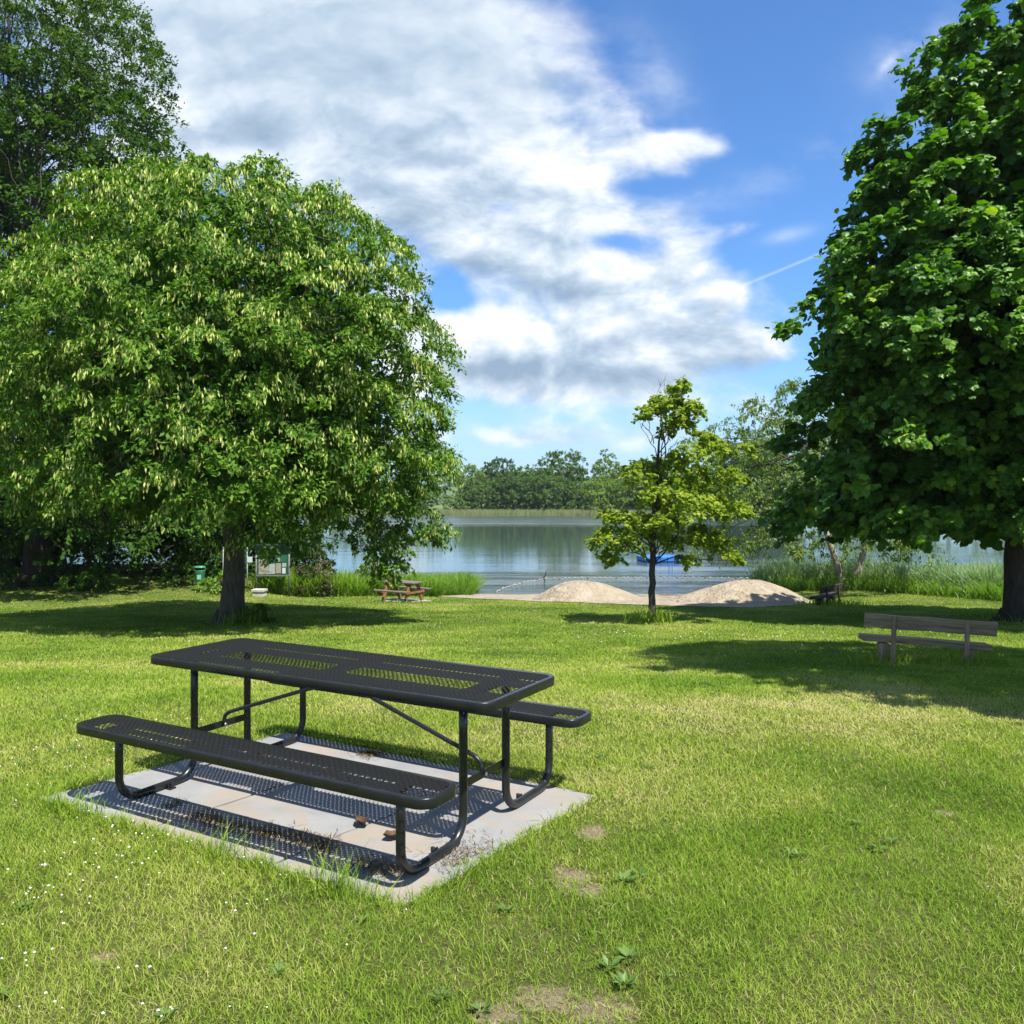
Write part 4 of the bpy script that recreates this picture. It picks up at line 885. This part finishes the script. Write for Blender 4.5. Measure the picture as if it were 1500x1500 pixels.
def far_reeds(X, Y):
    N = len(X); h = g.uniform(.7, 1.3, N); a = g.uniform(-.3, .3, N); w = .10
    V = np.stack([np.stack([X-w, Y, np.full(N, WATER-.1)], 1), np.stack([X+w, Y, np.full(N, WATER-.1)], 1), np.stack([X+a*.5, Y-.2, WATER+h], 1)], 1).reshape(-1, 3)
    tag(np_mesh('far_reed_bed', V, [np.arange(3*N).reshape(-1, 3)], leafmat('far_reed', [(0, (.20, .25, .08)), (1, (.42, .42, .20))], .2), tint=g.random(N)), 'pale strip of reeds along the far shore', 'reeds', kind='stuff')
far_reeds(X, Y)

# ------------------------------------------------------------------ far shore trees
def far_tree(name, prof, K, cs, nl, leaf, seed, tint, mat=FARL, tr=.35, flat=.75):
    g = np.random.default_rng(seed); root = empty(name, (0, 0, 0)); cen, out = envelope(g, prof, K, .2, .12)
    A = clump_leaves(g, cen, out, cs*g.uniform(.7, 1.3, len(cen)), nl, 8, leaf, .2, flat, .2, tint, .14)
    h = prof[-1][0]; MB().tube([(0, 0, -.5), (.1, 0, h*.4), (0, .1, h*.8)], [tr, tr*.7, tr*.2], 8).build('trunk', BARKD, root)
    leaf_cloud('crown', A[0], A[1], A[2], A[3], .75, A[4], mat, root); return root
KIND = {
 'round': far_tree('round_tree', [(.4, 3.6), (2.5, 4.6), (5, 5.0), (7.5, 4.4), (9.3, 2.9), (10.2, .8)], 80, 1.6, 300, .33, 1, .42),
 'broad': far_tree('broad_tree', [(.5, 4.2), (2, 5.6), (4.5, 5.8), (6.5, 4.6), (7.8, 2.6), (8.4, .8)], 84, 1.7, 300, .33, 2, .5),
 'tall': far_tree('tall_tree', [(1, 2.2), (4, 3.4), (7, 3.5), (9.5, 2.9), (11.4, 1.9), (12.6, .5)], 64, 1.35, 260, .32, 3, .45),
 'pointed': far_tree('pointed_tree', [(.8, 2.3), (3, 2.2), (6, 1.6), (9, .9), (11, .2)], 46, .75, 90, .34, 4, .25, flat=.5),
 'low': far_tree('low_bush', [(.1, 2.6), (1.2, 3.4), (2.6, 3.1), (3.8, 1.8), (4.3, .4)], 44, .8, 90, .34, 6, .62)}
# pixel column of the photo, depth behind the shore, width scale, height of the top above the water, kind, look
def far_at(px_, back, top, kind, wsc, label, first=set()):
    X = (px_-750)/FOC*165; Y = far_edge(X)+back; X = (px_-750)/FOC*Y; Y = far_edge(X)+back
    src = KIND[kind]; o = src if kind not in first else copy_tree(src); first.add(kind)
    gz_ = float(np.interp(back, [-3, 0, 3, 14, 40, 120], [-3.2, -2.36, -2.0, -1.4, .6, 3.0]))
    hh = {'round': 10.2, 'broad': 8.4, 'tall': 12.6, 'pointed': 11, 'low': 4.3}[kind]; s_ = (top*.88+WATER-gz_)/hh
    o.location = (X, Y, gz_-.1); o.scale = (s_*wsc, s_*wsc, s_); o.rotation_euler = (0, 0, (px_*1.7) % 6.28); tag(o, label, 'tree' if kind != 'low' else 'bush', 'trees along the far shore')
FT = [(672, 4, 4.2, 'low', 1.2, 'rounded light green bush on the far shore beside the linden edge'),
      (705, 6, 8.0, 'broad', .85, 'broad mid green far shore tree just behind the light green bush'),
      (752, 5, 8.6, 'broad', .9, 'front row far shore tree second from the linden, wide and even'),
      (800, 5, 8.8, 'broad', .95, 'front row far shore tree under the dark dome shaped tree'),
      (846, 5, 7.0, 'round', .9, 'front row far shore tree right of the dark dome and below the gap of sky'),
      (880, 4, 7.6, 'broad', .8, 'front row far shore tree at the foot of the tall loose tree'),
      (918, 5, 7.4, 'round', .9, 'front row far shore tree nearest the left tiers of the young maple'),
      (960, 6, 7.6, 'broad', 1.0, 'far shore tree directly behind the young maple stem'),
      (1005, 7, 8.0, 'round', 1.0, 'far shore tree seen through the middle of the young maple'),
      (1050, 7, 8.2, 'broad', 1.0, 'far shore tree seen through the right tiers of the young maple'),
      (690, 26, 11.2, 'round', .75, 'dark rear far shore tree touching the linden edge'),
      (712, 30, 12.6, 'pointed', .9, 'small pointed dark conifer on the far skyline'),
      (733, 28, 12.9, 'round', .8, 'dark rear far shore tree right of the pointed conifer'),
      (765, 24, 10.2, 'broad', .8, 'lighter green rear far shore tree on the skyline between two dark crowns'),
      (785, 32, 10.8, 'round', .55, 'small dark rear far shore tree left of the dark dome'),
      (824, 22, 14.2, 'round', .92, 'dark dome shaped tree standing highest on the far skyline'),
      (888, 20, 14.0, 'tall', .8, 'tall loose pale tree right of the gap of sky on the far shore'),
      (915, 22, 10.2, 'round', .9, 'rear far shore tree right of the tall loose tree'),
      (945, 25, 11.6, 'broad', .9, 'rear far shore tree left of the young maple top'),
      (1000, 22, 10.5, 'broad', 1.1, 'rear far shore tree behind the young maple centre'),
      (1075, 10, 11.8, 'round', 1.0, 'far shore tree in the gap between young maple and feathery tree'),
      (1110, 2, 14.2, 'round', 1.0, 'high green far shore tree left behind the feathery tree'),
      (1150, 2, 15.0, 'tall', 1.4, 'high far shore tree mostly hidden by the feathery tree')]
for f in FT: far_at(*f)
# unbroken wood on the rest of the far shore
g = np.random.default_rng(88); XX = np.concatenate([g.uniform(-260, -15, 560), g.uniform(52, 280, 560), g.uniform(-15, 52, 120)]); bk = np.concatenate([g.uniform(3, 40, 1120), g.uniform(30, 46, 120)])
cen = np.stack([XX, far_edge(XX)+bk, -1.4+g.uniform(.5, 1, 1240)*np.interp(bk, [3, 15, 40], [6.5, 8.5, 9.5])*np.concatenate([g.random(1120)**.5, np.full(120, .75)])], 1)
A = clump_leaves(g, cen, unit(np.stack([np.zeros(1240), np.full(1240, -.7), np.full(1240, .6)], 1)), g.uniform(1.6, 2.8, 1240), 60, 8, .75, .2, .7, .2, .42, .14)
tag(leaf_cloud('far_wood', A[0], A[1], A[2], A[3], .8, A[4], FARL, None), 'continuous wood along the far lake shore', 'wood', kind='stuff')
